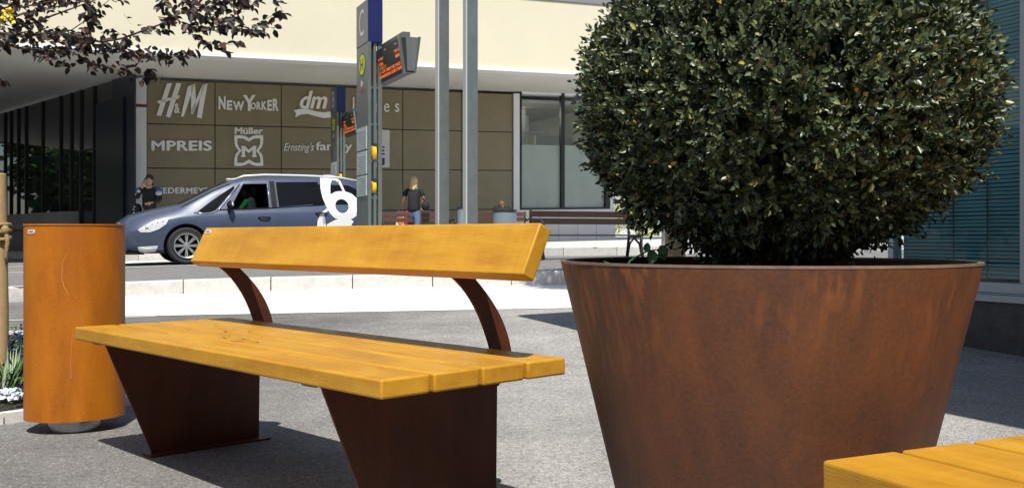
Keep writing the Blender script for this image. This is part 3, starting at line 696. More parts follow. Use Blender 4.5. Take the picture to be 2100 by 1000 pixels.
for ch, bx in (('J', (1332, 150, 1350, 247)), ('o', (1398, 190, 1430, 242)), ('n', (1466, 190, 1496, 242)), ('e', (1536, 190, 1568, 242)), ('s', (1604, 190, 1630, 242))): text_sign(mb, ch, bx)
fin(mb, 'wall_sign', 'widely spaced thin letters partly hidden by the nearer bus stop pillar')
mb = MB()
heavy(mb, 'MPREIS', (95, 422, 463, 481), 4, space=1.04); fin(mb, 'wall_sign', 'one word in heavy white capitals on the left panel of the second row')
mb = MB(); heavy(mb, 'Müller', (611, 340, 783, 379), 2)
out = [(607, 387), (650, 387), (675, 392), (697, 405), (719, 392), (745, 387), (785, 387), (785, 430), (778, 458), (758, 482), (778, 505), (785, 532), (785, 577), (745, 577), (719, 571), (697, 558), (675, 571), (650, 577), (607, 577), (607, 532), (614, 505), (634, 482), (614, 458), (607, 430)]
inn = []
for x, y in out:
    dx, dy = x-696, y-482; k = .80 if abs(dx)+abs(dy) > 120 else .72; inn.append((696+dx*k, 482+dy*k))
for i in range(len(out)):
    j = (i+1) % len(out); poly_sign(mb, [out[i], out[j], inn[j], inn[i]])
heavy(mb, 'M', (656, 455, 736, 520), 4)
for bx in ((648, 454, 672, 462), (720, 454, 744, 462), (648, 513, 676, 521), (714, 513, 744, 521)): poly_sign(mb, [(bx[0], bx[1]), (bx[2], bx[1]), (bx[2], bx[3]), (bx[0], bx[3])])
fin(mb, 'wall_sign', 'white butterfly shaped emblem with an M inside and a short word above it')
mb = MB(); text_sign(mb, "Ernsting's", (914, 434, 1100, 498), offset=-.002, shear=.35); text_sign(mb, 'family', (1112, 428, 1338, 496), offset=.012)
fin(mb, 'wall_sign', 'thin handwritten word followed by a rounded word, third panel of the second row')
mb = MB(); heavy(mb, 'NIEDERMEYER', (103, 712, 484, 747), 2, space=1.08); fin(mb, 'wall_sign', 'white spaced capitals low on the wall, partly hidden behind the car windscreen')
def board_sign():
    r = tag(empty('notice_board', Wp(*wpx(770, 343), .01)), 'plain white upright board on the wall behind the nearer bus stop pillar', 'notice board')
    P = r.location.copy(); u0, z0 = wpx(736, 343); u1, z1 = wpx(798, 267)
    mb = MB(); wbox(mb, u0, u1, z0, z1, .004, .04); o = mb.build('board', mat('white_board', (.60, .60, .58), .5), None)
    for v in o.data.vertices: v.co -= P
    o.parent = r; mb = MB()
    for s, bx in (('E', (772, 300, 788, 318)), ('J', (776, 324, 788, 340))): text_on(mb, s, lambda x, y: Wp(*wpx(x, y), .043), bx, offset=.03)
    o = mb.build('print', M_ink, None, fix=False)
    for v in o.data.vertices: v.co -= P
    o.parent = r
board_sign()

# ------------------------------------------------------------ bus stop pillars
M_blue = mat('dark_blue_panel', (.012, .018, .10), .35, noise=(2, .12)); M_blue2 = mat('grey_blue_face', (.07, .08, .12), .3)
M_led = mat('led_orange', (1, .25, .05), .5, emit=((1, .22, .04), .55)); M_black = mat('black_plastic', (.03, .03, .03), .35)
M_yel = mat('yellow_plastic', (.80, .46, .01), .35); M_paper = mat('timetable_paper', (.42, .49, .48), .2, noise=(6, .06)); M_let = mat('pale_letter', (.55, .56, .58), .4)
M_hy = mat('yellow_disc', (.65, .6, .02), .5); M_gr = mat('green_ink', (.01, .12, .04), .5); M_redp = mat('red_ink', (.35, .03, .03), .5)
def pillar(letter, loc, label):
    # local x along U (thickness), local y along V (width); near corner at the origin
    r = empty('bus_stop_pillar', loc, math.atan2(U2.y, U2.x), label, 'bus stop pillar', 'bus stop pillars')
    Ht, Hb = 3.72, 3.13
    mb = MB(); mb.box((0, 0, .06), (.045, .6, Hb-.002)); mb.build('panel', M_galv, r, bevel=.004)
    mb = MB(); mb.box((-.02, -.03, 0), (.26, .63, .06)); mb.build('base', M_galvd, r)
    mb = MB(); mb.box((0, 0, Hb), (.205, .6, Ht)); hd = mb.build('letter_box', M_blue, r, bevel=.006)
    mb = MB(); mb.box((-.004, .006, Hb+.006), (-.0005, .594, Ht-.006)); mb.build('letter_face', M_blue2, hd)
    mb = MB(); text_on(mb, letter, lambda x, y: (-.006, x, y), (.44, Ht-.09, .20, Hb+.13)); mb.build('letter', M_let, hd, fix=False)
    for (a, b_) in ((.085, .125), (.15, .205)):
        mb = MB(); mb.box((a, .03, .06), (b_, .10, Hb)); mb.build('post', M_galv, r, bevel=.004)
        mb = MB(); mb.box((a, .46, .06), (b_, .53, Hb)); mb.build('post', M_galvd, r)
    mb = MB()
    for z in (.5, 1.0, 1.5, 2.0, 2.5): mb.box((.046, .05, z), (.15, .08, z+.03))
    mb.build('bracket', M_galvd, r)
    # stop disc with H
    mb = MB(); loop = [(-.004, .3+.165*math.cos(a), Hb-.27+.165*math.sin(a)) for a in [2*math.pi*k/32 for k in range(32)]]; mb.prism(loop, (.003, 0, 0)); dg = mb.build('stop_disc', M_gr, r)
    mb = MB(); loop = [(-.006, .3+.14*math.cos(a), Hb-.27+.14*math.sin(a)) for a in [2*math.pi*k/32 for k in range(32)]]; mb.prism(loop, (.0015, 0, 0)); mb.build('disc_face', M_hy, dg)
    mb = MB(); text_on(mb, 'H', lambda x, y: (-.008, x, y), (.375, Hb-.19, .225, Hb-.35), offset=.03); mb.build('disc_letter', M_gr, dg, fix=False)
    mb = MB(); mb.add([(-.003, .36, Hb-.47), (-.003, .22, Hb-.53), (-.003, .36, Hb-.58)], [(0, 1, 2)]); mb.build('arrow', M_let, r, fix=False)
    mb = MB(); mb.add([(-.003, .38, Hb-.62), (-.003, .22, Hb-.60), (-.003, .22, Hb-.65), (-.003, .38, Hb-.66)], [(0, 1, 2, 3)]); mb.build('red_mark', M_redp, r, fix=False)
    for z0, z1 in ((1.43, 1.74), (1.09, 1.405), (.79, 1.07)):
        mb = MB(); mb.box((-.012, .05, z0+.25), (-.001, .55, z1+.25)); f = mb.build('timetable', M_paper, r, bevel=.003)
        mb = MB()
        for k in range(7): mb.box((-.0135, .09, z0+.28+k*.035), (-.0125, .51-.05*(k % 3), z0+.284+k*.035))
        mb.build('timetable_print', M_blue2, f)
    for z, rr in ((1.63, .10), (1.16, .085)):
        mb = MB(); mb.lathe([(.0001, 0), (rr*.85, 0), (rr, .012), (rr, .05), (.0001, .05)], 28); q = mb.v
        mb.v = [Vector((.062+p.z, .065+p.x, z+p.y)) for p in q]; y_ = mb.build('validator', M_yel, r, smooth=40)
        mb = MB(); mb.box((.07, .0, z+rr*.8), (.14, .12, z+rr*.8+.04)); mb.build('validator_cap', M_black, y_)
    # hanging double display: prism running towards the camera
    zt, zb, y0, y1, xc = 3.02, 2.58, .25, -1.0, .26
    sec = [(xc-.135, zt), (xc+.135, zt), (xc+.065, zb), (xc-.065, zb)]
    mb = MB(); mb.prism([(x, y0, z) for x, z in sec], (0, y1-y0, 0)); dp = mb.build('display', M_black, r, bevel=.004)
    mb = MB(); mb.prism([(xc-.05, y1-.001, zt+.01), (xc+.118, y1-.001, zt+.01), (xc+.06, y1-.001, zb+.02), (xc-.03, y1-.001, zb+.02)], (0, -.012, 0)); mb.build('end_plate', M_galv, dp)
    for s in (-1, 1):
        mb = MB(); mb.prism([(xc+s*.150, y1-.02, zt+.02), (xc+s*.120, y1-.02, zt+.02), (xc+s*.055, y1-.02, zb-.01), (xc+s*.085, y1-.02, zb-.01)], (0, .05, 0)); mb.build('edge_profile', M_steel, dp)
    mb = MB(); mb.box((xc-.05, y1+.12, zt+.03), (xc+.05, .25, zt+.10)); mb.build('beam', M_galv, r)
    mb = MB(); mb.box((.20, .05, zt+.03), (xc-.05, .25, zt+.10)); mb.build('beam_foot', M_galv, r)
    # lit rows on the left-facing screen
    def scr(a, b_): # a 0..1 from far to near, b 0..1 from top
        return (lerp(xc-.135, xc-.065, b_)-.004, lerp(y0, y1, a), lerp(zt, zb, b_)-.001)
    mb = MB(); rr = random.Random(3)
    rows = [(.27, .25, [(.05, .1), (.2, .38), (.78, .93)]), (.42, .4, [(.22, .36), (.8, .93)]), (.54, .5, [(.05, .1), (.22, .45)]), (.66, .6, [(.2, .95)]), (.79, .7, [(.04, .95)])]
    for b0, _, segs in rows:
        for a0, a1 in segs:
            a = a0
            while a < a1:
                w = .024
                for q in range(3):
                    if rr.random() < .85: bb = b0+q*.032; mb.add([scr(a, bb), scr(a+w*rr.choice((.6, 1, .3)), bb), scr(a+w*.9, bb+.018), scr(a, bb+.018)], [(0, 1, 2, 3)])
                if rr.random() < .8: mb.add([scr(a, b0), scr(a+.007, b0), scr(a+.007, b0+.085), scr(a, b0+.085)], [(0, 1, 2, 3)])
                if rr.random() < .5: mb.add([scr(a+.018, b0), scr(a+.025, b0), scr(a+.025, b0+.085), scr(a+.018, b0+.085)], [(0, 1, 2, 3)])
                a += .036
                if rr.random() < .12: a += .02
    mb.build('led_text', M_led, dp, fix=False)
    mb = MB()
    for a0, b0 in ((.06, .1), (.45, .09), (.82, .1)): mb.add([scr(a0, b0), scr(a0+.07, b0), scr(a0+.07, b0+.04), scr(a0, b0+.04)], [(0, 1, 2, 3)])
    mb.build('display_heading', M_let, dp, fix=False)
    return r
pillar('C', (-1.957, 13.6, road_z(-1.957, 13.6)), 'nearer bus stop pillar headed C, with yellow validators and a hanging departure display')
pillar('B', (-4.01, 22.9, walk_z(-4.01, 22.9)), 'farther bus stop pillar headed B, standing behind the dark blue car')

M_edge = mat('lit_edge', (.55, .56, .56), .4, metal=.2)
def steel_post(x, Y, w, label, h=6.6):
    X = (x-CX)/F*Y; r = empty('steel_post', (X, Y, road_z(X, Y) if Y > kerb_y(X) else ground_z(X, Y)), math.atan2(U2.y, U2.x), label, 'steel post', 'square steel posts')
    mb = MB(); mb.box((-w/2, -.06, .015), (w/2, .06, h)); mb.build('shaft', M_galv, r, bevel=.006, seg=2)
    mb = MB(); mb.box((-w/2-.08, -.14, 0), (w/2+.08, .14, .014)); bp_ = mb.build('base_plate', M_galvd, r)
    mb = MB(); mb.box((-w/2-.003, -.063, .03), (-w/2+.012, .063, h-.05)); mb.build('lit_edge_strip', M_edge, r)  # pale strip paints sunlight onto the left face of the post
    mb = MB()
    for z in (1.55,): mb.box((-w/2-.002, -.062, z), (w/2+.002, .0622, z+.006))
    mb.build('seam', M_galvd, r)
    for sx in (-1, 1):
        for sy in (-1, 1): mb = MB(); mb.lathe([(.014, .014), (.014, .035), (.0001, .035)], 6, (sx*(w/2+.05), sy*.11, 0)); mb.build('bolt', M_steel, bp_)
    return r
steel_post(907, 14.3, .165, 'left square galvanised post of the pair rising above the yellow bench')
steel_post(965, 14.0, .175, 'right square galvanised post of the pair rising above the yellow bench')
steel_post(1371, 13.3, .14, 'short visible length of grey post seen under the box ball')

# ------------------------------------------------------------ cast iron park benches and grey bins
M_slat = mat('brown_slat', (.030, .014, .010), .5, noise=(8, .15, (1, 10, 10))); M_iron = mat('cast_iron', (.018, .018, .018), .5)
def iron_bench(loc, label, slat=M_slat, Lb=2.0):
    r = empty('park_bench', loc, math.atan2(U2.y, U2.x), label, 'park bench', 'cast iron park benches')
    for (z0, z1) in ((.60, .705), (.725, .83)):
        mb = MB(); mb.box((0, -.02+(.83-z0)*-.0, z0), (Lb, .012, z1)); mb.build('back_slat', slat, r, bevel=.004)
    for k in range(4): mb = MB(); mb.box((0, -.47+k*.11, .395), (Lb, -.47+k*.11+.085, .42)); mb.build('seat_slat', slat, r)
    for u in (.03, Lb-.03):
        f = MB()
        f.tube([(u, .05, 0), (u, .02, .2), (u, -.02, .38), (u, 0, .55), (u, .02, .85)], [.028, .024, .026, .022, .024], 6)
        f.tube([(u, -.50, 0), (u, -.47, .15), (u, -.44, .3), (u, -.46, .40)], [.028, .023, .028, .024], 6)
        f.tube([(u, .03, .02), (u, -.05, .26), (u, -.2, .36), (u, -.38, .26), (u, -.47, .02)], .020, 6)
        f.tube([(u, 0, .385), (u, -.25, .382), (u, -.47, .385)], .016, 6)
        side = f.build('side_frame', M_iron, r, smooth='all')
        f = MB(); f.tube([(u, .0, .68), (u, -.12, .62), (u, -.28, .66), (u, -.42, .66), (u, -.50, .60), (u, -.47, .54), (u, -.42, .56)], .021, 6)
        f.tube([(u, -.45, .40), (u, -.38, .44), (u, -.36, .50), (u, -.41, .55), (u, -.46, .52), (u, -.44, .48), (u, -.41, .49)], .015, 6); f.tube([(u, -.5, .6), (u, -.52, .5), (u, -.47, .4)], .017, 6)
        f.build('scroll_arm', M_iron, side, smooth='all')
    return r
Xb, Yb = .30, 17.25
iron_bench((Xb, Yb, road_z(1.2, 17.6)), 'brown slatted iron park bench with scroll arms, nearest one, beside the planter rim')
M_slat2 = mat('red_brown_slat', (.085, .042, .030), .5, noise=(8, .12, (1, 10, 10)))
def at(x, Y): return ((x-CX)/F*Y, Y)
for x, Y, lb in ((938, 25.2, 'red brown park bench against the panel wall, behind the two steel posts'), (772, 24.2, 'red brown park bench against the panel wall, behind the blonde woman')):
    X, Yy = at(x, Y); iron_bench((X, Yy, walk_z(X, Yy)), lb, M_slat2, 1.9)
M_binblue = mat('grey_blue_enamel', (.20, .24, .28), .35, noise=(4, .06))
def street_bin(x, Y, fz, label):
    X, Yy = at(x, Y); r = empty('street_bin', (X, Yy, fz(X, Yy)), 0, label, 'waste bin', 'round grey street bins')
    mb = MB(); mb.lathe([(.19, .08), (.215, .10), (.22, .86), (.205, .86), (.20, .12)], 32); mb.build('body', M_binblue, r, smooth=40)
    mb = MB(); mb.lathe([(.228, .855), (.235, .87), (.228, .90), (.16, .905), (.15, .88)], 32); mb.build('rim', M_black, r, smooth=40)
    mb = MB(); mb.lathe([(.13, 0), (.13, .08), (.0001, .08)], 24); mb.build('foot', M_black, r, smooth=40)
street_bin(1035, 18.5, road_z, 'round grey blue bin with a dark rim, left of the iron bench'); street_bin(957, 23.5, walk_z, 'round grey blue bin half hidden behind the right steel post')

# ------------------------------------------------------------ dark blue people carrier
M_paint = mat('dark_blue_paint', (.046, .062, .108), .38, metal=.15, coat=.5, noise=(3, .05))
M_cwhite = mat('white_decal', (.72, .72, .72), .3, coat=.4); M_tyre = mat('tyre_rubber', (.02, .02, .02), .8); M_alloy = mat('wheel_alloy', (.55, .56, .57), .3, metal=.8)
M_lamp = mat('headlamp', (.75, .77, .8), .12, metal=.3, coat=1); M_trim = mat('black_trim', (.010, .010, .011), .6, spec=.2); M_chrome = mat('chrome', (.8, .8, .8), .12, metal=1)
M_cglass = pane_mat('car_glass', (.35, .38, .38), .08); M_dark = mat('car_interior', (.015, .015, .017), .7); M_privacy = mat('privacy_glass', (.005, .006, .007), .05, spec=.25)
CD = Vector((.905, .425)).normalized(); CN = Vector((-CD.y, CD.x)); C0_ = Vector((-6.93, 17.66))
def make_car():
    HW = .92
    org = C0_ + CN*HW; gz = road_z(-5, 18.2)
    r = empty('parked_car', (org.x, org.y, gz), math.atan2(CD.y, CD.x), 'dark blue people carrier with roof rails and a big white figure on its flank', 'car')
    def cx_(x, y):      # photo pixel on the near flank -> (l, z)
        k = (x-CX)/F; l = (k*C0_.y-C0_.x)/(CD.x-k*CD.y); Y = C0_.y+CD.y*l; return l, H+(HZ-y)/F*Y-gz
    def c4(x, y): return cx_(240+x/4.038, 330+y/4.038)
    # stations: l, z bottom, z belt (widest shoulder), z roof/hood edge, z centre top, half width low, half width belt, half width top
    st = [(.00, .42, .60, .66, .70, .60, .66, .50), (.06, .25, .58, .74, .80, .72, .78, .58), (.20, .20, .62, .84, .90, .82, .87, .66), (.50, .19, .74, .93, .98, .90, .92, .72), (.80, .19, .82, .995, 1.05, .92, .93, .75),
          (1.05, .19, .87, 1.05, 1.11, .92, .93, .76), (1.35, .19, .90, 1.21, 1.27, .92, .93, .73), (1.65, .19, .92, 1.375, 1.43, .92, .93, .70), (1.95, .19, .935, 1.50, 1.565, .92, .93, .67),
          (2.25, .19, .95, 1.575, 1.635, .92, .93, .655), (2.7, .19, .965, 1.605, 1.67, .92, .93, .65), (3.3, .19, .985, 1.61, 1.68, .92, .93, .65), (3.9, .20, 1.0, 1.60, 1.672, .915, .925, .65), (4.3, .22, 1.01, 1.575, 1.645, .90, .91, .64),
          (4.52, .26, 1.0, 1.50, 1.56, .87, .89, .63), (4.64, .32, .98, 1.28, 1.31, .83, .86, .64), (4.72, .36, .90, 1.02, 1.04, .80, .83, .65), (4.76, .42, .70, .80, .82, .72, .76, .6)]
    def interp(l, k):
        for a, b_ in zip(st, st[1:]):
            if l <= b_[0]: t = max(0, (l-a[0])/(b_[0]-a[0])); return a[k]+(b_[k]-a[k])*t
        return st[-1][k]
    def ring(l, zb, zs, ze, zc, wl, wb, wt):
        half = [(wl*.86, zb), (wl*.97, zb+.07), (wl, lerp(zb, zs, .35)), (wb*.995, lerp(zb, zs, .65)), (wb, zs-.04), (wb*.975, zs+.0), (lerp(wb, wt, .35), lerp(zs, ze, .33)), (lerp(wb, wt, .7), lerp(zs, ze, .7)), (wt+.02, ze-.025), (wt-.03, ze+.01), (wt*.6, lerp(ze, zc, .75)), (0, zc)]
        return [(l, -y, z) for y, z in half] + [(l, y, z) for y, z in half[-2::-1]]
    ls = []
    for a, b_ in zip(st, st[1:]):
        n = max(1, int((b_[0]-a[0])/.10))
        for i in range(n): ls.append(a[0]+(b_[0]-a[0])*i/n)
    ls.append(st[-1][0])
    mb = MB(); rings = [ring(l, *[interp(l, k) for k in range(1, 8)]) for l in ls]; n = len(rings[0]); vs = [p for q in rings for p in q]
    fs = [(i*n+k, i*n+(k+1) % n, (i+1)*n+(k+1) % n, (i+1)*n+k) for i in range(len(rings)-1) for k in range(n)]
    fs += [tuple(range(n)), tuple(range((len(rings)-1)*n, len(rings)*n))[::-1]]
    mb.add(vs, fs); body = mb.build('body', [M_paint, M_dark], r, smooth=38)
    def side_y(l, z, off=.0):
        zs, ze, wb, wt, zb, wl = interp(l, 2), interp(l, 3), interp(l, 6), interp(l, 7), interp(l, 1), interp(l, 5)
        pts = [(wl*.86, zb), (wl*.97, zb+.07), (wl, lerp(zb, zs, .35)), (wb*.995, lerp(zb, zs, .65)), (wb, zs-.04), (wb*.975, zs), (lerp(wb, wt, .35), lerp(zs, ze, .33)), (lerp(wb, wt, .7), lerp(zs, ze, .7)), (wt+.02, ze-.025), (wt-.03, ze+.01)]
        y = pts[-1][0]
        for (y0, z0), (y1, z1) in zip(pts, pts[1:]):
            if z <= z1: y = lerp(y0, y1, min(1, max(0, (z-z0)/(z1-z0+1e-6)))); break
        return -(y+off)
    wf, wz, wr = cx_(383, 0)[0]+.0, .33, .335
    wheels = [wf, wf+2.75]
    # cut wheel arches and the open front window with booleans, keep the evaluated mesh
    cutters = []
    for w in wheels:
        for s in (-1, 1):
            q = MB(); q.lathe([(.40, -.2), (.40, .30)], 36); q.v = [Vector((w+p.x, s*.93+p.z*(-s)-s*0.0, wz+p.y)) for p in q.v]; cutters.append(q.build('cut', [M_paint, M_dark], None))
    win_front = [c4(*p) for p in ((940, 392), (1062, 186), (1258, 184), (1262, 388), (1100, 402), (975, 405))]
    q = MB(); q.prism([(l, -1.2, z) for l, z in win_front], (0, 1.72, 0)); cutters.append(q.build('cut', [M_paint, M_dark], None))
    for c in cutters:
        for p in c.data.polygons: p.material_index = 1
        c.parent = r
        md = body.modifiers.new('b', 'BOOLEAN'); md.operation = 'DIFFERENCE'; md.object = c; md.solver = 'EXACT'
    bpy.context.view_layer.update()
    dg = bpy.context.evaluated_depsgraph_get(); me = bpy.data.meshes.new_from_object(body.evaluated_get(dg)); body.modifiers.clear(); body.data = me; me.name = 'body'
    for c in cutters: bpy.data.objects.remove(c)
    def patch(name, pts, m, off=.006, parent=r, sub=5, both=False, fan=False):
        """polygon given as (l, z), draped on the flank; gridded by triangulating and cutting finely"""
        bm = bmesh.new(); vv = [bm.verts.new((l, 0, z)) for l, z in pts]; bm.faces.new(vv)
        bmesh.ops.triangulate(bm, faces=bm.faces[:])
        for cut in range(sub):
            bmesh.ops.subdivide_edges(bm, edges=[e for e in bm.edges if e.calc_length() > .09], cuts=1); bmesh.ops.triangulate(bm, faces=[f for f in bm.faces if len(f.verts) > 3])
        for v in bm.verts: v.co.y = side_y(v.co.x, v.co.z, off)
        me = bpy.data.meshes.new(name); bm.to_mesh(me); bm.free(); me.materials.append(m); o = bpy.data.objects.new(name, me); COL.objects.link(o); o.parent = parent
        if both: o2 = o.copy(); COL.objects.link(o2); o2.parent = parent; o2.scale = (1, -1, 1)
        return o
    patch('window', win_front, M_cglass, .006)
    quarter = [c4(*p) for p in ((655, 428), (780, 335), (985, 200), (985, 225), (820, 405), (760, 428))]
    patch('quarter_window', quarter, M_privacy, .004, both=True)
    rear = [c4(*p) for p in ((1335, 170), (1685, 168), (1712, 352), (1345, 378))]
    patch('window', rear, M_privacy, .004, both=True)
    patch('window', [(3.46, 1.10), (3.44, 1.51), (4.2, 1.50), (4.42, 1.40), (4.50, 1.13)], M_privacy, .004, both=True)
    def bar(name, pts, rr, m, off=.01, parent=r):
        mb = MB(); mb.tube([(l, side_y(l, z, off), z) for l, z in pts], rr, 6); return mb.build(name, m, parent, smooth='all')
    bar('pillar_trim', [c4(*p) for p in ((640, 425), (705, 436), (800, 425), (850, 395), (940, 290), (1030, 188))], .012, M_chrome)
    bar('pillar_trim', [c4(*p) for p in ((1266, 170), (1270, 385))], .012, M_chrome)
    patch('door_pillar', [c4(*p) for p in ((1280, 162), (1322, 162), (1332, 380), (1286, 384))], M_trim, .004)
    bar('belt_trim', [c4(*p) for p in ((850, 402), (1270, 388), (1715, 362))], .007, M_trim)
    mb = MB()
    for l0, pts in ((0, ((830, 420), (828, 600))), (0, ((1300, 392), (1318, 700)))):
        p = [c4(*q) for q in pts]; mb.tube([(l, side_y(l, z, .001), z) for l, z in p], .0035, 4)
    mb.build('door_gap', M_trim, r)
    # windscreen and rear screen
    def across(name, l0, l1, m, off=.006, w=.86, wide=0):
        mb = MB(); vs = []
        N_ = 8
        for i in range(N_+1):
            l = lerp(l0, l1, i/N_); ze, zc, wt = interp(l, 3), interp(l, 4), interp(l, 7)
            for y, z in ((-(wt-.03)*w-.03-wide, ze+.012-wide*1.1), (-wt*.6, lerp(ze, zc, .75)), (0, zc), (wt*.6, lerp(ze, zc, .75)), ((wt-.03)*w+.03+wide, ze+.012-wide*1.1)): vs.append((l, y, z+off))
        mb.add(vs, [(i*5+k, i*5+k+1, i*5+k+6, i*5+k+5) for i in range(N_) for k in range(4)]); return mb.build(name, m, r, smooth='all', fix=False)
    across('windscreen', 1.06, 1.95, M_privacy, .006, 1.0, .03); across('rear_screen', 4.54, 4.70, M_privacy)
    # roof rails
    for s in (-1, 1):
        mb = MB(); pts = [(2.05, 1.575), (2.2, 1.635), (2.6, 1.668), (3.3, 1.672), (4.0, 1.658), (4.4, 1.60)]
        mb.tube([(l, s*.62, z) for l, z in pts], [.018, .022, .022, .022, .022, .018], 8)
        rl = mb.build('roof_rail', mat('rail_white', (.75, .76, .78), .25, metal=.3), r, smooth='all')
    mb = MB(); mb.ball((2.0, -.25, 1.585), (.07, .05, .022)); mb.build('roof_aerial', M_lamp, r, smooth='all')
    # headlamp, fog lamp, grille, badge
    hl = [c4(*p) for p in ((172, 568), (235, 530), (330, 490), (422, 470), (410, 520), (345, 565), (270, 590), (195, 590))]
    o = patch('headlamp', hl, M_lamp, .008, both=True)
    for k, p in enumerate(((250, 555),)):
        l, z = c4(*p); mb = MB(); mb.ball((l, side_y(l, z, .0), z), (.035, .014, .03)); mb.build('lamp_reflector', M_steel, o, smooth='all')
    fg = [c4(*p) for p in ((172, 712), (340, 700), (325, 750), (195, 762))]
    patch('fog_lamp', fg, M_lamp, .012, both=True)
    mb = MB()
    for z in (.33, .37, .41, .45, .50): mb.box((-.012, -.52, z), (.05, .52, z+.018))
    mb.build('grille', M_trim, r)
    mb = MB(); mb.box((-.03, -.26, .40), (.0, .26, .51)); mb.build('number_plate', mat('plate_white', (.7, .7, .7), .4), r)
    mb = MB(); mb.ball((.0, 0, .68), (.02, .07, .035)); mb.build('badge', M_chrome, r, smooth='all')
    mb = MB(); mb.tube([(.03, -.5, .73), (-.005, 0, .75), (.03, .5, .73)], .012, 6); mb.build('grille_bar', M_chrome, r, smooth='all')
    # mirror
    l, z = c4(930, 375)
    mb = MB(); mb.ball((l, side_y(l, z)-.13, z+.02), (.055, .12, .085)); mr = mb.build('wing_mirror', M_trim, r, smooth='all')
    mb = MB(); mb.ball((l+.02, side_y(l, z)-.15, z+.03), (.05, .09, .055)); mb.build('mirror_cap', M_lamp, mr, smooth='all')
    mb = MB(); mb.tube([(l+.02, side_y(l, z)+.03, z-.05), (l, side_y(l, z)-.08, z-.02)], .025, 8); mb.build('mirror_arm', M_trim, mr, smooth='all')
    for p in ((1218, 470), (1690, 435)):
        l, z = c4(*p); mb = MB(); mb.tube([(l-.11, side_y(l, z, .005), z), (l-.06, side_y(l, z, .035), z+.01), (l+.06, side_y(l, z, .035), z+.01), (l+.11, side_y(l, z, .005), z)], .014, 8)
        h = mb.build('door_handle', M_trim, r, smooth='all')
        mb = MB(); mb.ball((l, side_y(l, z, -.006), z-.01), (.07, .012, .04)); mb.build('handle_recess', M_paint, h, smooth='all')
    # sills and bumper lip
    bar('side_moulding', [(l, .36) for l in (1.45, 2.2, 3.0)], .018, M_trim, .002)
    mb = MB(); mb.box((.12, -.78, .17), (.42, .78, .21)); mb.build('bumper_lip', M_trim, r)
    # wheels
    for w in wheels:
        for s in (-1, 1):
            wh = MB(); wh.lathe([(.225, -.02), (.25, .0), (.30, -.012), (.325, .01), (.335, .05), (.335, .17), (.32, .20), (.22, .20)], 40, cap=False)
            wh.v = [Vector((w+p.x, s*.915-s*p.z, wz+p.y)) for p in wh.v]; t_ = wh.build('wheel', M_tyre, r, smooth=30)
            rm = MB(); rm.lathe([(.205, .012), (.228, -.006), (.235, .02), (.225, .16)], 40, cap=False); rm.lathe([(.0001, -.004), (.04, -.002), (.05, .02), (.05, .05)], 20, cap=False)
            for k in range(8):
                for d in (-.085, .085):
                    a = 2*math.pi*k/8; a0, a1 = a+d*1.3, a+d*1.0
                    p0 = Vector((.04*math.cos(a0), .04*math.sin(a0), .006)); p1 = Vector((.215*math.cos(a1), .215*math.sin(a1), .01)); t = (p1-p0).normalized(); nn = Vector((-t.y, t.x, 0))*.011
                    rm.prism([p0-nn, p1-nn, p1+nn, p0+nn], (0, 0, .03))
            rm.v = [Vector((w+p.x, s*.915-s*p.z, wz+p.y)) for p in rm.v]; rm.build('rim', M_alloy, t_, smooth=30)
            dk = MB(); dk.lathe([(.0001, .06), (.224, .06)], 32); dk.v = [Vector((w+p.x, s*.915-s*p.z, wz+p.y)) for p in dk.v]; dk.build('brake_disc', M_trim, t_)
    # seats
    mb = MB()
    for yy in (-.38, .38): mb.ball((2.35, yy, .95), (.14, .24, .42)); mb.ball((2.42, yy, 1.38), (.07, .13, .10))
    mb.build('seat', mat('seat_cloth', (.10, .11, .12), .8), r, smooth='all')
    # big white decal: hoop, ring and sweep
    D = [(1712, 150), (1722, 118), (1760, 108), (1812, 110), (1850, 122), (1885, 165), (1915, 245), (1890, 235), (1878, 190), (1850, 155), (1812, 152), (1790, 185), (1782, 262), (1790, 300), (1730, 330), (1705, 250)]
    def seq(name, pts, off=.009): return patch(name, [c4(*p) for p in pts], M_cwhite, off)
    loops = []
    outer = [(1782, 275), (1830, 250), (1900, 245), (1960, 268), (2005, 310), (2020, 380), (2000, 440), (1950, 480), (1880, 490), (1800, 475), (1760, 430), (1735, 370), (1712, 300), (1745, 300), (1765, 285)]
    hole = [(1868+56*math.cos(a)*1.0, 372+58*math.sin(a)) for a in [2*math.pi*k/15 for k in range(15)]]
    # strip between the outer line and the hole
    def strip_between(name, A_, B_, off=.009):
        bm = bmesh.new(); n = len(A_)
        for i in range(n):
            j = (i+1) % n
            bm.faces.new([bm.verts.new((c4(*q)[0], 0, c4(*q)[1])) for q in (A_[i], A_[j], B_[j], B_[i])])
        bmesh.ops.remove_doubles(bm, verts=bm.verts, dist=.0005)
        for c in range(3): bmesh.ops.subdivide_edges(bm, edges=[e for e in bm.edges if e.calc_length() > .08], cuts=1, use_grid_fill=True); bmesh.ops.triangulate(bm, faces=[f for f in bm.faces if len(f.verts) > 4])
        for v in bm.verts: v.co.y = side_y(v.co.x, v.co.z, off)
        me = bpy.data.meshes.new(name); bm.to_mesh(me); bm.free(); me.materials.append(M_cwhite); o = bpy.data.objects.new(name, me); COL.objects.link(o); o.parent = r
    def angsort(c, n, pts):     # resample outer polygon by angle so it pairs with the hole
        res = []
        for k in range(n):
            a = 2*math.pi*k/n; d = Vector((math.cos(a), math.sin(a))); best = None
            for i in range(len(pts)):
                p, q = Vector(pts[i]), Vector(pts[(i+1) % len(pts)]); e = q-p; den = d.x*e.y-d.y*e.x
                if abs(den) < 1e-9: continue
                w = p-Vector(c); t = (w.x*e.y-w.y*e.x)/den; s = (w.x*d.y-w.y*d.x)/den
                if t > 0 and 0 <= s <= 1: best = max(best or 0, t)
            res.append((c[0]+d.x*best, c[1]+d.y*best))
        return res
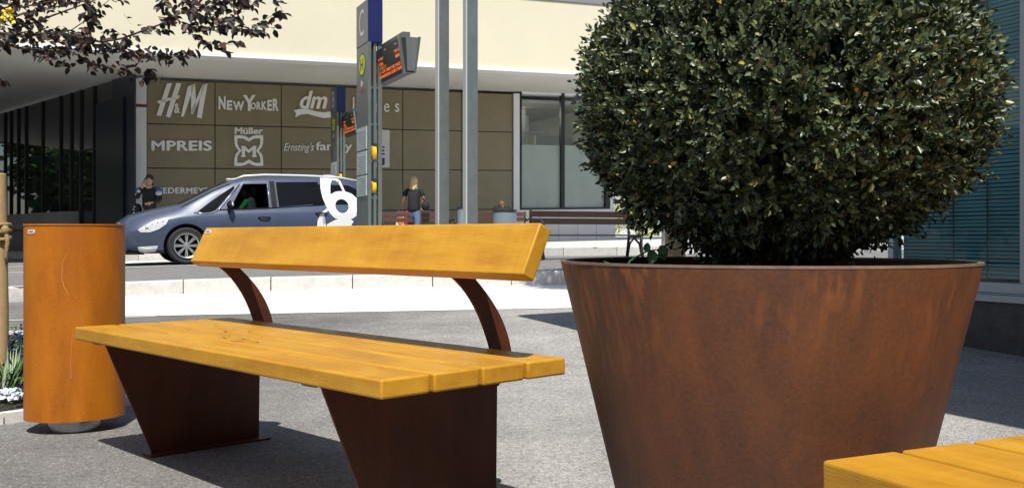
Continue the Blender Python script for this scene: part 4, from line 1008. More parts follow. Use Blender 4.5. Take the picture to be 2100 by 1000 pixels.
    n = 30; cc = (1868, 372)
    strip_between('flank_decal', angsort(cc, n, outer), [(cc[0]+56*math.cos(2*math.pi*k/n), cc[1]+58*math.sin(2*math.pi*k/n)) for k in range(n)])
    seq('flank_decal', [(1712, 300), (1704, 220), (1712, 130), (1745, 108), (1800, 108), (1812, 150), (1792, 185), (1784, 240), (1782, 274), (1765, 284), (1745, 299)], .010)
    seq('flank_decal', [(1800, 109), (1845, 118), (1880, 165), (1908, 246), (1888, 244), (1868, 190), (1845, 158), (1813, 151)], .010)
    seq('flank_decal', [(1655, 540), (1660, 490), (1690, 430), (1740, 392), (1748, 408), (1715, 440), (1700, 480), (1705, 530), (1735, 560)], .010)
    seq('flank_decal', [(1735, 525), (1800, 490), (1870, 468), (1930, 478), (1960, 500), (1940, 535), (1900, 560), (1740, 560)], .011)
    return r
make_car()

# ------------------------------------------------------------ people
M_skin = mat('skin', (.50, .29, .21), .55); M_blond = mat('blond_hair', (.55, .43, .20), .55, noise=(60, .25, (1, 1, .2))); M_dkhair = mat('dark_hair', (.03, .02, .015), .6)
M_blacktop = mat('black_cloth', (.012, .012, .014), .85); M_jeans = mat('jeans', (.10, .15, .26), .85, noise=(40, .15)); M_bluej = mat('blue_jacket', (.05, .10, .33), .7); M_whitej = mat('white_cloth', (.5, .52, .55), .7)
M_bagw = mat('white_bag', (.65, .62, .58), .5); M_bago = mat('orange_print', (.65, .22, .03), .5); M_bagr = mat('red_bag', (.45, .015, .02), .5); M_shoe = mat('dark_shoe', (.02, .02, .02), .6)
def body_base(r, hgt, arms, legs, head_dir=0, seated=False):
    """naked continuous figure; arms = two lists shoulder-elbow-wrist, legs = two lists hip-knee-ankle-toe"""
    s = hgt/1.70; pel = (0, 0, .93*s) if not seated else (0, 0, .52*s); dz = pel[2]
    sp1 = (0, .01, dz+.16*s); sp2 = (0, .0, dz+.36*s); nk = (0, .0, dz+.54*s); hd = (0, -.01, dz+.60*s)
    ch = [[(pel, .135*s), (sp1, .118*s), (sp2, .135*s), (nk, .055*s), (hd, .05*s)]]
    for k, A_ in enumerate(arms): ch.append([(sp2, .135*s), ((A_[0][0]*.6, A_[0][1], dz+.44*s), .075*s), (A_[0], .05*s), (A_[1], .038*s), (A_[2], .026*s)])
    for k, G in enumerate(legs): ch.append([(pel, .135*s), (G[0], .085*s), (G[1], .055*s), (G[2], .038*s), (G[3], .03*s)])
    b = skin_body('body', ch, M_skin, r)
    # head, ears, nose joined into the same mesh
    mb = MB(); c = (0, -.0, dz+.665*s); ca, sa = math.cos(head_dir), math.sin(head_dir)
    mb.ball(c, (.075*s, .092*s, .115*s), 20)
    def rot(x, y): return (c[0]+x*ca-y*sa, c[1]+x*sa+y*ca)
    for x in (-.075, .075): p = rot(x*s, 0); mb.ball((p[0], p[1], c[2]-.005), (.014, .02, .03), 8)
    p = rot(0, -.095*s); mb.ball((p[0], p[1], c[2]-.015), (.014, .022, .022), 8)
    # hands: palm and five fingers each
    for A_ in arms:
        w = Vector(A_[2]); d = (Vector(A_[2])-Vector(A_[1])).normalized(); sd = d.cross(Vector((0, 1, 0))); sd = sd.normalized() if sd.length > .1 else Vector((1, 0, 0))
        e = w+d*.085; mb.tube([w, w+d*.03, e], [.022, .032, .028], 8)
        for q in range(4): o = sd*(.021-.014*q); mb.tube([e+o, e+o+d*(.03+.006*(q in (1, 2))), e+o+d*(.055+.012*(q in (1, 2)))+Vector((0, -.015, 0))], [.009, .008, .006], 6)
        mb.tube([w+d*.03+sd*.025, w+d*.055+sd*.05, w+d*.08+sd*.052], [.011, .009, .007], 6)
    me = b.data; bm = bmesh.new(); bm.from_mesh(me); tmp = bpy.data.meshes.new('x'); tmp.from_pydata([tuple(v) for v in mb.v], [], mb.f); bm.from_mesh(tmp); bm.to_mesh(me); bm.free(); bpy.data.meshes.remove(tmp)
    me.polygons.foreach_set('use_smooth', [True]*len(me.polygons))
    # eyes and mouth
    mb = MB()
    for x in (-.03, .03): p = rot(x*s, -.084*s); mb.ball((p[0], p[1], c[2]+.012), (.010, .008, .006), 8)
    p = rot(0, -.088*s); mb.ball((p[0], p[1], c[2]-.052), (.022, .006, .005), 8); mb.build('face_features', M_dkhair, r, smooth='all')
    return Vector(c), s
def clothes(name, r, chains, m): return skin_body(name, chains, m, r)
# blonde woman walking away with shopping
def woman():
    X, Y = at(849, 24.6); r = empty('person', (X, Y, walk_z(X, Y)), math.radians(172), 'blonde woman in black top and jeans seen from behind, carrying shopping bags', 'person')
    arms = [[(.19, .0, 1.36), (.27, .02, 1.12), (.31, -.12, .98)], [(-.19, 0, 1.36), (-.24, .02, 1.10), (-.20, -.05, .92)]]
    legs = [[(.085, -.01, .74), (.10, -.08, .48), (.10, .02, .10), (.10, -.12, .04)], [(-.085, .01, .74), (-.10, .05, .48), (-.10, .22, .14), (-.10, .12, .05)]]
    c, s = body_base(r, 1.66, arms, legs, .5)
    clothes('black_top', r, [[((0, 0, .80), .165), ((0, .01, .94), .17), ((0, .01, 1.10), .15), ((0, 0, 1.28), .165), ((0, 0, 1.42), .075)], [((0, 0, 1.28), .165), ((.12, 0, 1.37), .09), ((.195, 0, 1.35), .068), ((.235, .01, 1.20), .06)], [((0, 0, 1.28), .165), ((-.12, 0, 1.37), .09), ((-.195, 0, 1.35), .068), ((-.225, .01, 1.20), .06)]], M_blacktop)
    clothes('jeans', r, [[((0, 0, 1.02), .13), ((0, 0, .90), .135), ((.085, -.01, .74), .098), ((.10, -.08, .48), .072), ((.10, .02, .12), .058)], [((0, 0, .90), .135), ((-.085, .01, .74), .098), ((-.10, .05, .48), .072), ((-.10, .22, .16), .058)]], M_jeans)
    mb = MB(); mb.ball((c.x, c.y+.02, c.z+.025), (.098, .112, .125), 20); mb.ball((c.x, c.y+.04, c.z-.09), (.105, .08, .11), 14)
    for k in range(14): a = k*1.7; mb.ball((c.x+.075*math.cos(a), c.y+.05+.05*math.sin(a), c.z-.17+.009*k), (.03, .03, .045), 8)
    mb.build('hair', M_blond, r, smooth='all')
    mb = MB()
    for x, y in ((.10, -.06), (-.10, .19)): mb.ball((x, y, .045), (.045, .12, .045), 10)
    mb.build('shoes', M_shoe, r, smooth='all')
    W_ = r.matrix_basis if False else Matrix.Translation(r.location) @ Matrix.Rotation(math.radians(172), 4, 'Z')
    def bag(pt, w, h, m, name, label, print_=None, hnd=.16):
        p = W_ @ Vector(pt); o = empty(name, p, math.radians(172), label, 'bag')
        mb = MB(); mb.M = Matrix()
        mb.add([(-w/2, -.05, -h), (w/2, -.05, -h), (w/2, .05, -h), (-w/2, .05, -h), (-w/2*.85, -.02, 0), (w/2*.85, -.02, 0), (w/2*.85, .02, 0), (-w/2*.85, .02, 0)], [(0, 3, 2, 1), (4, 5, 6, 7), (0, 1, 5, 4), (1, 2, 6, 5), (2, 3, 7, 6), (3, 0, 4, 7)])
        mb.build('bag_body', m, o, bevel=.01)
        mb = MB(); mb.tube([(-.05, 0, 0), (-.02, 0, hnd), (.02, 0, hnd), (.05, 0, 0)], .006, 6); mb.build('handle', m, o)
        if print_: mb = MB(); mb.ball((.01, .045, -h*.55), (w*.33, .012, h*.30), 14); mb.build('print', print_, o, smooth='all')
    bag((.37, -.18, .86), .26, .42, M_bagw, 'shopping_bag', 'white shopping bag with an orange print in her hand', M_bago, .10)
    bag((.20, -.16, .86), .20, .44, M_bagr, 'shopping_bag', 'red shopping bag beside the white one', None, .10)
    p = W_ @ Vector((-.30, .02, .98)); o = empty('shoulder_bag', p, math.radians(172), 'black shoulder bag hanging at the blonde woman\'s hip', 'bag')
    mb = MB(); mb.ball((0, 0, 0), (.10, .16, .12), 16); mb.build('bag_body', M_blacktop, o, smooth='all'); mb = MB(); mb.tube([(0, .05, .09), (.08, .06, .25), (.16, .03, .42)], .012, 6); mb.build('strap', M_blacktop, o)
woman()
def caller():
    X, Y = at(306, 22.9); r = empty('person', (X, Y, walk_z(X, Y)), math.radians(8), 'person in blue and white jacket holding a phone to the ear beside the white column', 'person')
    arms = [[(-.19, 0, 1.42), (-.25, -.12, 1.22), (-.11, -.10, 1.52)], [(.19, 0, 1.42), (.25, -.06, 1.18), (.08, -.20, 1.12)]]
    legs = [[(.09, 0, .76), (.10, -.02, .50), (.10, .02, .10), (.11, -.12, .04)], [(-.09, 0, .76), (-.10, 0, .50), (-.11, .03, .10), (-.13, -.11, .04)]]
    c, s = body_base(r, 1.74, arms, legs, .1)
    clothes('jacket', r, [[((0, 0, .90), .17), ((0, .01, 1.10), .165), ((0, 0, 1.32), .17), ((0, 0, 1.49), .08)], [((0, 0, 1.32), .17), ((-.12, 0, 1.43), .10), ((-.195, 0, 1.41), .078), ((-.25, -.12, 1.22), .062), ((-.14, -.105, 1.46), .048)], [((0, 0, 1.32), .17), ((.12, 0, 1.43), .10), ((.195, 0, 1.41), .078), ((.25, -.06, 1.18), .062), ((.10, -.19, 1.13), .05)]], M_blacktop)
    mb = MB()
    for x, y, z, a, b_, cc in ((-.225, -.085, 1.30, .07, .07, .06), (.22, -.06, 1.34, .075, .07, .06), (-.2, -.13, 1.38, .05, .05, .045)): mb.ball((x, y, z), (a, b_, cc), 14)
    mb.build('sleeve_stripe', M_whitej, r, smooth='all')
    mb = MB(); mb.ball((-.20, -.02, 1.42), (.085, .085, .06), 14); mb.ball((.20, -.01, 1.42), (.085, .085, .06), 14); mb.build('shoulder_panel', M_bluej, r, smooth='all')
    clothes('trousers', r, [[((0, 0, 1.05), .13), ((0, 0, .94), .135), ((.09, 0, .78), .105), ((.10, -.02, .50), .08), ((.10, .02, .1), .065)], [((0, 0, .94), .135), ((-.09, 0, .78), .105), ((-.10, 0, .50), .08), ((-.11, .03, .1), .065)]], M_blacktop)
    mb = MB(); mb.ball((c.x, c.y+.02, c.z+.045), (.092, .105, .105), 18); mb.ball((c.x, c.y+.05, c.z-.05), (.085, .06, .10), 12); mb.build('hair', M_dkhair, r, smooth='all')
    mb = MB()
    for x in (.105, -.125): mb.ball((x, -.05, .045), (.045, .13, .045), 10)
    mb.build('shoes', M_shoe, r, smooth='all')
    W_ = Matrix.Translation(r.location) @ Matrix.Rotation(math.radians(8), 4, 'Z')
    ph = MB(); ph.box((-.012, -.03, -.06), (.006, .03, .06)); o = ph.build('phone', M_black, None, bevel=.003); o.location = W_ @ Vector((-.094, -.075, c.z-.01)); o.rotation_euler = (0, .25, .2); tag(o, 'small dark phone held to the ear by the person at the column', 'phone')
    p = W_ @ Vector((-.27, .06, .95)); o = empty('shoulder_bag', p, .1, 'patterned blue and white bag at the side of the person phoning', 'bag')
    mb = MB(); mb.ball((0, 0, 0), (.10, .13, .16), 16); mb.build('bag_body', M_blacktop, o, smooth='all'); mb = MB()
    for a in (-.05, .02, .08): mb.ball((-.06+abs(a)*.2, -.09, a), (.03, .05, .018), 8)
    mb.build('bag_pattern', M_whitej, o, smooth='all')
caller()
def sitter():
    X, Y = at(1029, 25.3); r = empty('person', (X, Y, walk_z(X, Y)), math.atan2(U2.y, U2.x), 'brown haired person seated on the wall bench, only the head showing above the grey bin', 'person')
    arms = [[(-.17, 0, .93), (-.22, -.02, .70), (-.14, -.22, .60)], [(.17, 0, .93), (.22, -.02, .70), (.14, -.22, .60)]]
    legs = [[(-.09, -.05, .50), (-.10, -.45, .48), (-.10, -.46, .12), (-.10, -.60, .05)], [(.09, -.05, .50), (.10, -.45, .48), (.10, -.46, .12), (.10, -.60, .05)]]
    c, s = body_base(r, 1.36, arms, legs, 0, True)
    clothes('top', r, [[((0, 0, .50), .14), ((0, 0, .68), .13), ((0, 0, .84), .14), ((0, 0, .90), .06)], [((0, 0, .84), .14), ((.17, 0, .92), .065), ((.22, -.02, .70), .05)], [((0, 0, .84), .14), ((-.17, 0, .92), .065), ((-.22, -.02, .70), .05)]], M_blacktop)
    mb = MB(); mb.ball((c.x, c.y+.02, c.z+.035), (.09, .105, .11), 16); mb.build('hair', mat('brown_hair', (.10, .06, .03), .6), r, smooth='all')
sitter()
def driver():
    car = bpy.data.objects['parked_car']; Wm = Matrix.Translation(car.location) @ Matrix.Rotation(car.rotation_euler.z, 4, 'Z')
    p = Wm @ Vector((2.28, -.36, .42)); r = empty('person', p, car.rotation_euler.z-math.pi/2, 'driver in a bright green top inside the dark blue people carrier', 'person')
    arms = [[(-.17, 0, .73), (-.26, -.10, .56), (-.10, -.34, .58)], [(.17, 0, .73), (.22, -.14, .58), (.12, -.36, .60)]]
    legs = [[(-.09, -.05, .26), (-.10, -.45, .32), (-.10, -.52, .04), (-.10, -.62, .0)], [(.09, -.05, .26), (.10, -.45, .32), (.10, -.52, .04), (.10, -.62, .0)]]
    s = 1.0; dz = .28
    b = skin_body('body', [[((0, 0, .28), .13), ((0, 0, .48), .12), ((0, 0, .66), .13), ((0, 0, .82), .055), ((0, -.01, .90), .05)]] + [[((0, 0, .66), .13), ((q[0][0]*.6, 0, .75), .075)]+list(zip(q, (.05, .038, .026))) for q in arms] + [[((0, 0, .28), .13)]+list(zip(q, (.085, .055, .038, .03))) for q in legs], M_skin, r)
    g = mat('green_cloth', (.01, .32, .09), .7)
    clothes('green_top', r, [[((0, 0, .30), .145), ((0, 0, .48), .14), ((0, 0, .66), .15), ((0, 0, .80), .07)]] + [[((0, 0, .66), .15), ((q[0][0]*.6, 0, .75), .09), (q[0], .068), (q[1], .06), (tuple(Vector(q[1]).lerp(Vector(q[2]), .5)), .05)] for q in arms], g)
    mb = MB(); mb.ball((0, -.01, .94), (.075, .092, .115), 18); mb.ball((0, -.105, .925), (.014, .022, .022), 8); mb.build('head', M_skin, r, smooth='all')
    mb = MB(); mb.ball((0, .015, .97), (.088, .10, .10), 16); mb.build('hair', M_dkhair, r, smooth='all')
driver()

# ------------------------------------------------------------ building on the right, with canopy
V3 = Vector((-.405, .914)).normalized(); N3 = Vector((-.914, -.405)).normalized(); R0 = Vector((2.705, 7.154))
def Rp(t, z, off=0): p = R0 - V3*t + N3*off; return Vector((p.x, p.y, z))     # t grows towards the camera, off towards the square
def rbox(mb, t0, t1, z0, z1, o0, o1):
    vs = [Rp(t, z, o) for z in (z0, z1) for (t, o) in ((t0, o1), (t1, o1), (t1, o0), (t0, o0))]
    mb.add(vs, [(0, 3, 2, 1), (4, 5, 6, 7), (0, 1, 5, 4), (1, 2, 6, 5), (2, 3, 7, 6), (3, 0, 4, 7)])
M_dgran = mat('dark_granite', (.055, .052, .055), .5, noise=((14, .35), (60, .2))); M_wframe = mat('pale_window_frame', (.42, .46, .50), .35, metal=.2)
M_slatb = mat('blue_blind_slat', (.16, .34, .385), .5, noise=(2, .1)); M_rwin = pane_mat('shopfront_glass', (.93, .98, .99), .03)
def glass_building():
    r = empty('glass_building', Rp(0, 0, 0), 0, 'building with closed blue blinds behind glass and a dark granite base, right edge', 'building'); P = r.location.copy()
    def put(mb, name, m, parent=r, **k):
        o = mb.build(name, m, None, **k)
        for v in o.data.vertices: v.co -= P
        o.parent = parent; return o
    TE = 11
    mb = MB(); rbox(mb, 0, TE, -.05, .352, -.5, 0); put(mb, 'base', M_dgran)
    mb = MB(); rbox(mb, -.02, TE, .355, .40, -.4, .035); rbox(mb, -.01, TE, .402, .412, -.4, .022); rbox(mb, 0, TE, .414, .478, -.4, .03); put(mb, 'sill', M_wframe, bevel=.003)
    mb = MB()
    for q_, (t0, t1) in enumerate(((0, .05), (1.085, 1.14), (2.7, 2.76), (4.3, 4.36), (6.8, 6.86), (9.3, 9.36))): rbox(mb, t0, t1, .48, 3.45-.0*q_, -.06, .02)
    fr = put(mb, 'window_frame', M_wframe)
    for a, b_ in zip([.05, 1.14, 2.76, 4.36, 6.86], [1.085, 2.7, 4.3, 6.8, 9.3]):
        mb = MB(); rbox(mb, a, b_, .48, 3.44, -.012, -.004); w = put(mb, 'pane', M_rwin, fr)
        mb = MB(); z = .50
        while z < 3.42:
            q = MB(); zz = z+random.uniform(-.0015, .0015)
            vs = [Rp(a+.02, zz, -.066), Rp(b_-.02, zz, -.066), Rp(b_-.02, zz+.019, -.052), Rp(a+.02, zz+.019, -.052)]
            mb.add(vs, [(0, 1, 2, 3)]); z += .0255
        put(mb, 'blind', M_slatb, w, fix=False)
        mb = MB()
        for t in (a+.465, b_-.30): rbox(mb, t, t+.006, .48, 3.44, -.048, -.044)
        put(mb, 'blind_cord', M_black, w)
    mb = MB(); rbox(mb, .0, TE, .36, 3.45, -.5, -.13); put(mb, 'room_backing', mat('dim_room', (.02, .03, .035), .8))
    mb = MB(); rbox(mb, -.03, TE, -.05, 3.45, -8, -.51); put(mb, 'wall', M_col)
    mb = MB(); rbox(mb, -.21, TE, 3.47, 3.62, -8, 2.56); put(mb, 'canopy', M_greyslab)
glass_building()

# ------------------------------------------------------------ trees
M_purple = mat('copper_beech_leaf', (.04, .018, .018), .5, spec=.3, island=[(0, (.014, .010, .008)), (.35, (.022, .013, .010)), (.65, (.034, .017, .012)), (.88, (.058, .028, .018))])
M_yleaf = mat('bright_yellow_leaf', (.75, .58, .02), .5)
M_stakew = mat('peeled_stake_wood', (.40, .27, .13), .75, noise=((6, .15, (1, 1, .15)), (50, .1)), bump=(12, .5, (1, 1, .2))); M_rope = mat('coir_rope', (.30, .21, .10), .9, bump=(90, .8))
def c8(x, y, Y): return pix(x/3.387, y/3.387, Y)
def copper_tree():
    base = Vector((-3.15, 5.55, .0)); r = empty('copper_leaved_tree', base, 0, 'young copper leaved tree reaching in over the top left corner', 'tree')
    mb = MB(); mb.tube([(0, 0, 0), (.01, .01, .8), (-.02, 0, 1.5), (.02, 0, 2.3), (0, .02, 3.1)], [.035, .031, .026, .02, .01], 12); tr = mb.build('trunk', M_bark, r, smooth='all')
    br = [  # points in 3.387x photo pixels, depth, radii
        ([(-330, 520), (-150, 300), (0, 285), (120, 332), (300, 352), (470, 350), (560, 395), (640, 440), (760, 470), (860, 500)], 5.45, 5.25, .010, .0015),
        ([(-330, 420), (-100, 220), (150, 250), (350, 230), (480, 245), (700, 292), (850, 268), (1000, 212), (1130, 165), (1220, 110), (1290, 80), (1400, 45), (1560, 38)], 5.5, 4.9, .010, .0012),
        ([(480, 250), (620, 305), (760, 320), (900, 345), (1000, 380), (1100, 400), (1190, 398), (1320, 368)], 5.3, 5.1, .004, .001),
        ([(490, 215), (600, 140), (690, 60), (760, 0), (800, -60)], 5.3, 5.2, .003, .0012),
        ([(1100, 120), (1200, 130), (1330, 185), (1480, 195), (1560, 170), (1650, 200), (1720, 204), (1850, 212)], 5.0, 4.9, .0025, .0008),
        ([(1280, 90), (1400, 110), (1500, 130), (1570, 160), (1620, 110), (1700, 80)], 4.95, 4.85, .002, .0008),
        ([(1750, 190), (1830, 140), (1900, 105), (1960, 70), (1930, 20), (1860, -20)], 4.85, 4.8, .0018, .0008),
        ([(1270, 210), (1350, 250), (1420, 290), (1480, 300), (1570, 345)], 5.0, 4.95, .002, .0008), ([(1400, 290), (1500, 310), (1620, 310)], 4.95, 4.9, .0015, .0008),
        ([(-100, 100), (100, 60), (260, 30), (420, 0), (560, -20)], 5.6, 5.3, .006, .002), ([(500, -60), (590, 20), (650, 80), (690, 130)], 5.2, 5.1, .004, .001),
        ([(1100, -60), (1130, 0), (1140, 60)], 5.1, 5.1, .003, .001), ([(1480, -60), (1530, 10), (1540, 60), (1530, 100)], 5.0, 5.0, .003, .001), ([(1200, -40), (1310, 20), (1400, -20)], 5.1, 5.0, .003, .001),
        ([(250, 380), (340, 400), (420, 425), (500, 455)], 5.3, 5.2, .002, .0008), ([(860, 500), (960, 525), (1040, 520), (1130, 525)], 5.25, 5.2, .0015, .0008),
        ([(840, -40), (850, 20)], 5.1, 5.1, .002, .001), ([(-60, 560), (0, 545), (60, 540)], 5.2, 5.2, .002, .001), ([(860, 100), (890, 140), (910, 170)], 5.1, 5.1, .001, .0006),
        ([(1640, -30), (1720, 10), (1770, 40)], 4.9, 4.9, .002, .0008), ([(700, 230), (780, 200), (840, 240)], 5.2, 5.2, .0015, .0008), ([(560, 320), (600, 210), (620, 160)], 5.3, 5.3, .003, .001)]
    P, D, N_, LN, WD = [], [], [], [], []
    rr = random.Random(11)
    # (branch index, leaf count per 100 px, spread)
    dens = {0: (11, 34), 1: (9.5, 34), 2: (13, 30), 3: (6, 40), 4: (13, 24), 5: (12, 28), 6: (6, 18), 7: (7, 22), 8: (4, 12), 9: (16, 40), 10: (12, 36), 11: (18, 30), 12: (18, 36), 13: (14, 30), 14: (8, 20), 15: (5, 18), 16: (8, 16), 17: (6, 22), 18: (1, 5), 19: (18, 34), 20: (7, 22), 21: (16, 34)}
    def leaf(p, scale=1.0, d=None):
        a = rr.uniform(0, 2*math.pi)
        d = d or Vector((rr.gauss(.35, .7), rr.gauss(0, .6), rr.gauss(-.45, .5))).normalized()
        n = Vector((rr.gauss(0, .6), rr.gauss(-.5, .6), rr.gauss(.5, .5)))
        l = rr.uniform(.033, .054)*scale; P.append(tuple(p-base)); D.append(tuple(d)); N_.append(tuple(n)); LN.append(l); WD.append(l*rr.uniform(.5, .66))
    for bi, (pts, Y0, Y1, r0, r1) in enumerate(br):
        n = len(pts); w = [c8(x, y, lerp(Y0, Y1, i/(n-1))) for i, (x, y) in enumerate(pts)]
        mb = MB(); mb.tube([p-base for p in w], [lerp(r0, r1, i/(n-1)) for i in range(n)], 6); mb.build('branch', M_bark, tr, smooth='all')
        dn, sp = dens[bi]
        for i in range(n-1):
            (xa, ya), (xb, yb) = pts[i], pts[i+1]; ln = math.hypot(xb-xa, yb-ya); k = int(ln/100*dn + rr.random())
            for q in range(k):
                t = rr.random(); x, y = lerp(xa, xb, t), lerp(ya, yb, t)
                if x > 2000 and bi: continue
                xx, yy = x+rr.gauss(0, sp*.5), y+rr.gauss(4, sp*.62)
                leaf(c8(xx, yy, lerp(Y0, Y1, (i+t)/(n-1))+rr.gauss(0, .12)))
    def blob(x0, y0, x1, y1, k, s=1.0):
        for q in range(int(k*.8)): leaf(c8(rr.uniform(x0, x1), rr.uniform(y0, y1), rr.uniform(5.05, 5.7)), s)
    blob(-80, -60, 130, 60, 50); blob(-80, 120, 260, 215, 66); blob(60, 60, 330, 150, 22); blob(120, 200, 420, 330, 50); blob(-80, 230, 60, 300, 20); blob(260, 230, 560, 340, 44); blob(370, 180, 480, 260, 16)
    blob(560, 340, 960, 400, 30); blob(540, 70, 680, 210, 24); blob(300, 20, 480, 90, 10); blob(1440, 120, 1600, 200, 18); blob(1480, -20, 1640, 50, 20); blob(830, 455, 960, 490, 12); blob(740, 310, 1180, 370, 26)
    for x, y, s in ((1040, 490, 1.3), (1060, 510, 1.2), (1020, 500, 1.2), (980, 545, 1.1), (1900, 200, 1), (1780, 240, 1.1), (1640, 300, 1.2), (1330, 350, 1.1), (1300, 360, 1.1)): 
        for k in range(3): leaf(c8(x+rr.gauss(0, 10), y+rr.gauss(0, 10), 5.2 if x < 1200 else 4.9), s)
    # the crown goes on above the frame
    for q in range(900):
        a = rr.uniform(0, 2*math.pi); e = rr.uniform(-.3, 1); q2 = math.sqrt(1-min(1, e*e))*rr.uniform(.5, 1); leaf(base+Vector((1.15*q2*math.cos(a), 1.0*q2*math.sin(a), 2.85+.9*e)))
    for k in range(9):
        a = k*.7; z = 1.7+.14*k; mb = MB(); mb.tube([(0, 0, z), (.4*math.cos(a), .4*math.sin(a), z+.22), (.95*math.cos(a), .95*math.sin(a), z+.42)], [.011, .007, .002], 6); mb.build('branch', M_bark, tr, smooth='all')
    leaf_mesh('crown', np.array(P), np.array(D), np.array(N_), np.array(LN), np.array(WD), M_purple, r, fold=.22, six=True)
    P, D, N_, LN, WD = [], [], [], [], []
    for x, y in ((10, 120), (30, 75), (60, 70), (75, 100), (70, 55), (85, 75), (20, 115), (65, 130), (45, 110), (5, 130), (72, 120)):
        for k in range(3): leaf(c8(x+rr.gauss(0, 8), y+rr.gauss(0, 8), 5.0), .55)
    leaf_mesh('yellow_leaves', np.array(P), np.array(D), np.array(N_), np.array(LN), np.array(WD), M_yleaf, r, fold=.2, six=True)
    # stake and rope
    sb = pix(-2, 790, 5.3); r2 = empty('tree_stake', (sb.x, 5.3, ground_z(sb.x, 5.3)), 0, 'light peeled wooden stake at the left edge, beside the flower bed', 'tree stake')
    mb = MB(); mb.tube([(0, 0, -.1), (.002, 0, .4), (-.004, 0, .8), (-.006, 0, 1.10)], [.047, .045, .043, .041], 20); mb.build('pole', M_stakew, r2, smooth=50, bevel=.004)
    rp = empty('rope_tie', (sb.x, 5.3, .78), 0, 'knotted coir rope tied round the wooden stake', 'rope'); mb = MB()
    for k in range(3):
        pts = [(.053*math.cos(a), .053*math.sin(a), .03*k-.02+.012*math.sin(a+k)) for a in [2*math.pi*i/20 for i in range(21)]]; mb.tube(pts, .011, 8)
    mb.tube([(-.04, -.03, .02), (-.2, .08, .06), (-.42, .22, .03)], .011, 8); mb.tube([(.05, -.03, .03), (.065, -.04, -.04), (.05, -.035, -.12), (.058, -.03, -.16)], [.012, .011, .009, .006], 8)
    mb.ball((.05, -.035, .02), (.024, .02, .028), 10); mb.ball((.058, -.02, -.02), (.018, .018, .02), 10)
    mb.build('rope', M_rope, rp, smooth='all')
copper_tree()
M_green = mat('street_tree_leaf', (.06, .10, .03), .5, island=[(0, (.035, .07, .018)), (.4, (.06, .11, .03)), (.8, (.09, .15, .04))])
def tree_mesh(r, cr, h, trunk_h, n, lsz, m=None):
    c = np.array([0, 0, trunk_h+h*.5]); u = RNG.normal(size=(n, 3)); u /= np.linalg.norm(u, axis=1)[:, None]
    rad = RNG.uniform(.25, 1, n)**.5; rad *= 1+.18*np.sin(u[:, 0]*7)*np.sin(u[:, 1]*6+1)*np.sin(u[:, 2]*8)
    leaf_mesh('crown', c+u*np.array([cr, cr, h*.5])*rad[:, None], u+RNG.normal(size=(n, 3)), RNG.normal(size=(n, 3)), RNG.uniform(.7, 1.3, n)*lsz, RNG.uniform(.4, .7, n)*lsz, m or M_green, r)
    mb = MB(); mb.tube([(0, 0, 0), (.03, 0, trunk_h*.6), (0, 0, trunk_h+h*.3), (0, 0, trunk_h+h*.7)], [cr*.07+.03, cr*.06+.02, cr*.04+.01, .01], 10)
    for k in range(7): a = k*2.4; mb.tube([(0, 0, trunk_h*.9+k*.04*h), (cr*.35*math.cos(a), cr*.35*math.sin(a), trunk_h+h*.35), (cr*.7*math.cos(a), cr*.7*math.sin(a), trunk_h+h*.6)], [.03+cr*.02, .02+cr*.01, .01], 6)
    mb.build('trunk', M_bark, r, smooth='all')
t = empty('street_tree', (1.6, 9.85, ground_z(1.6, 9.85)), 0, 'small street tree hidden behind the box ball, shading the concrete lane', 'tree'); tree_mesh(t, 1.15, 2.3, 3.3, 5000, .11)
far = empty('roadside_tree', (-40, 20, -.5), 0, 'broad green tree beyond the left edge, mirrored in the glass wall', 'tree', 'trees mirrored in the glass'); tree_mesh(far, 4.2, 9, 1.2, 6000, .55)
for x, y, s in ((-46, 28, 1.1), (-38, 36, .9), (-50, 44, 1.2), (-44, 54, 1), (-36, 12, .9), (-30, 62, 1.1)):
    c = copy_tree(far); c.location = (x, y, -.5); c.scale = (s, s, s)
bb = empty('office_block', (0, -34, 0), 0, 'pale office block behind the viewer, mirrored in the shop windows', 'building')
mb = MB(); mb.box((-34, -8, -.5), (40, 0, 19)); mb.build('wall', mat('pale_render', (.42, .41, .38), .8, noise=(.5, .06)), bb)
for k in range(12):
    for j in range(5): mb = MB(); mb.box((-32+k*6, .01, 1.2+j*3.4), (-28.6+k*6, .06, 3.2+j*3.4)); mb.build('window', M_darkglass, bb)
# planting and a pale block far behind the box ball
hb = empty('flower_shrub', (4.1, 36, walk_z(4.1, 36)), 0, 'low yellow green shrub far behind, glimpsed under the box ball', 'shrub')
u = RNG.normal(size=(900, 3)); u /= np.linalg.norm(u, axis=1)[:, None]; u[:, 2] = abs(u[:, 2])
leaf_mesh('foliage', u*np.array([1.3, .5, 1.15])*RNG.uniform(.5, 1, 900)[:, None], u, RNG.normal(size=(900, 3)), RNG.uniform(.1, .2, 900), RNG.uniform(.06, .1, 900), mat('spring_leaf', (.4, .42, .06), .5), hb)

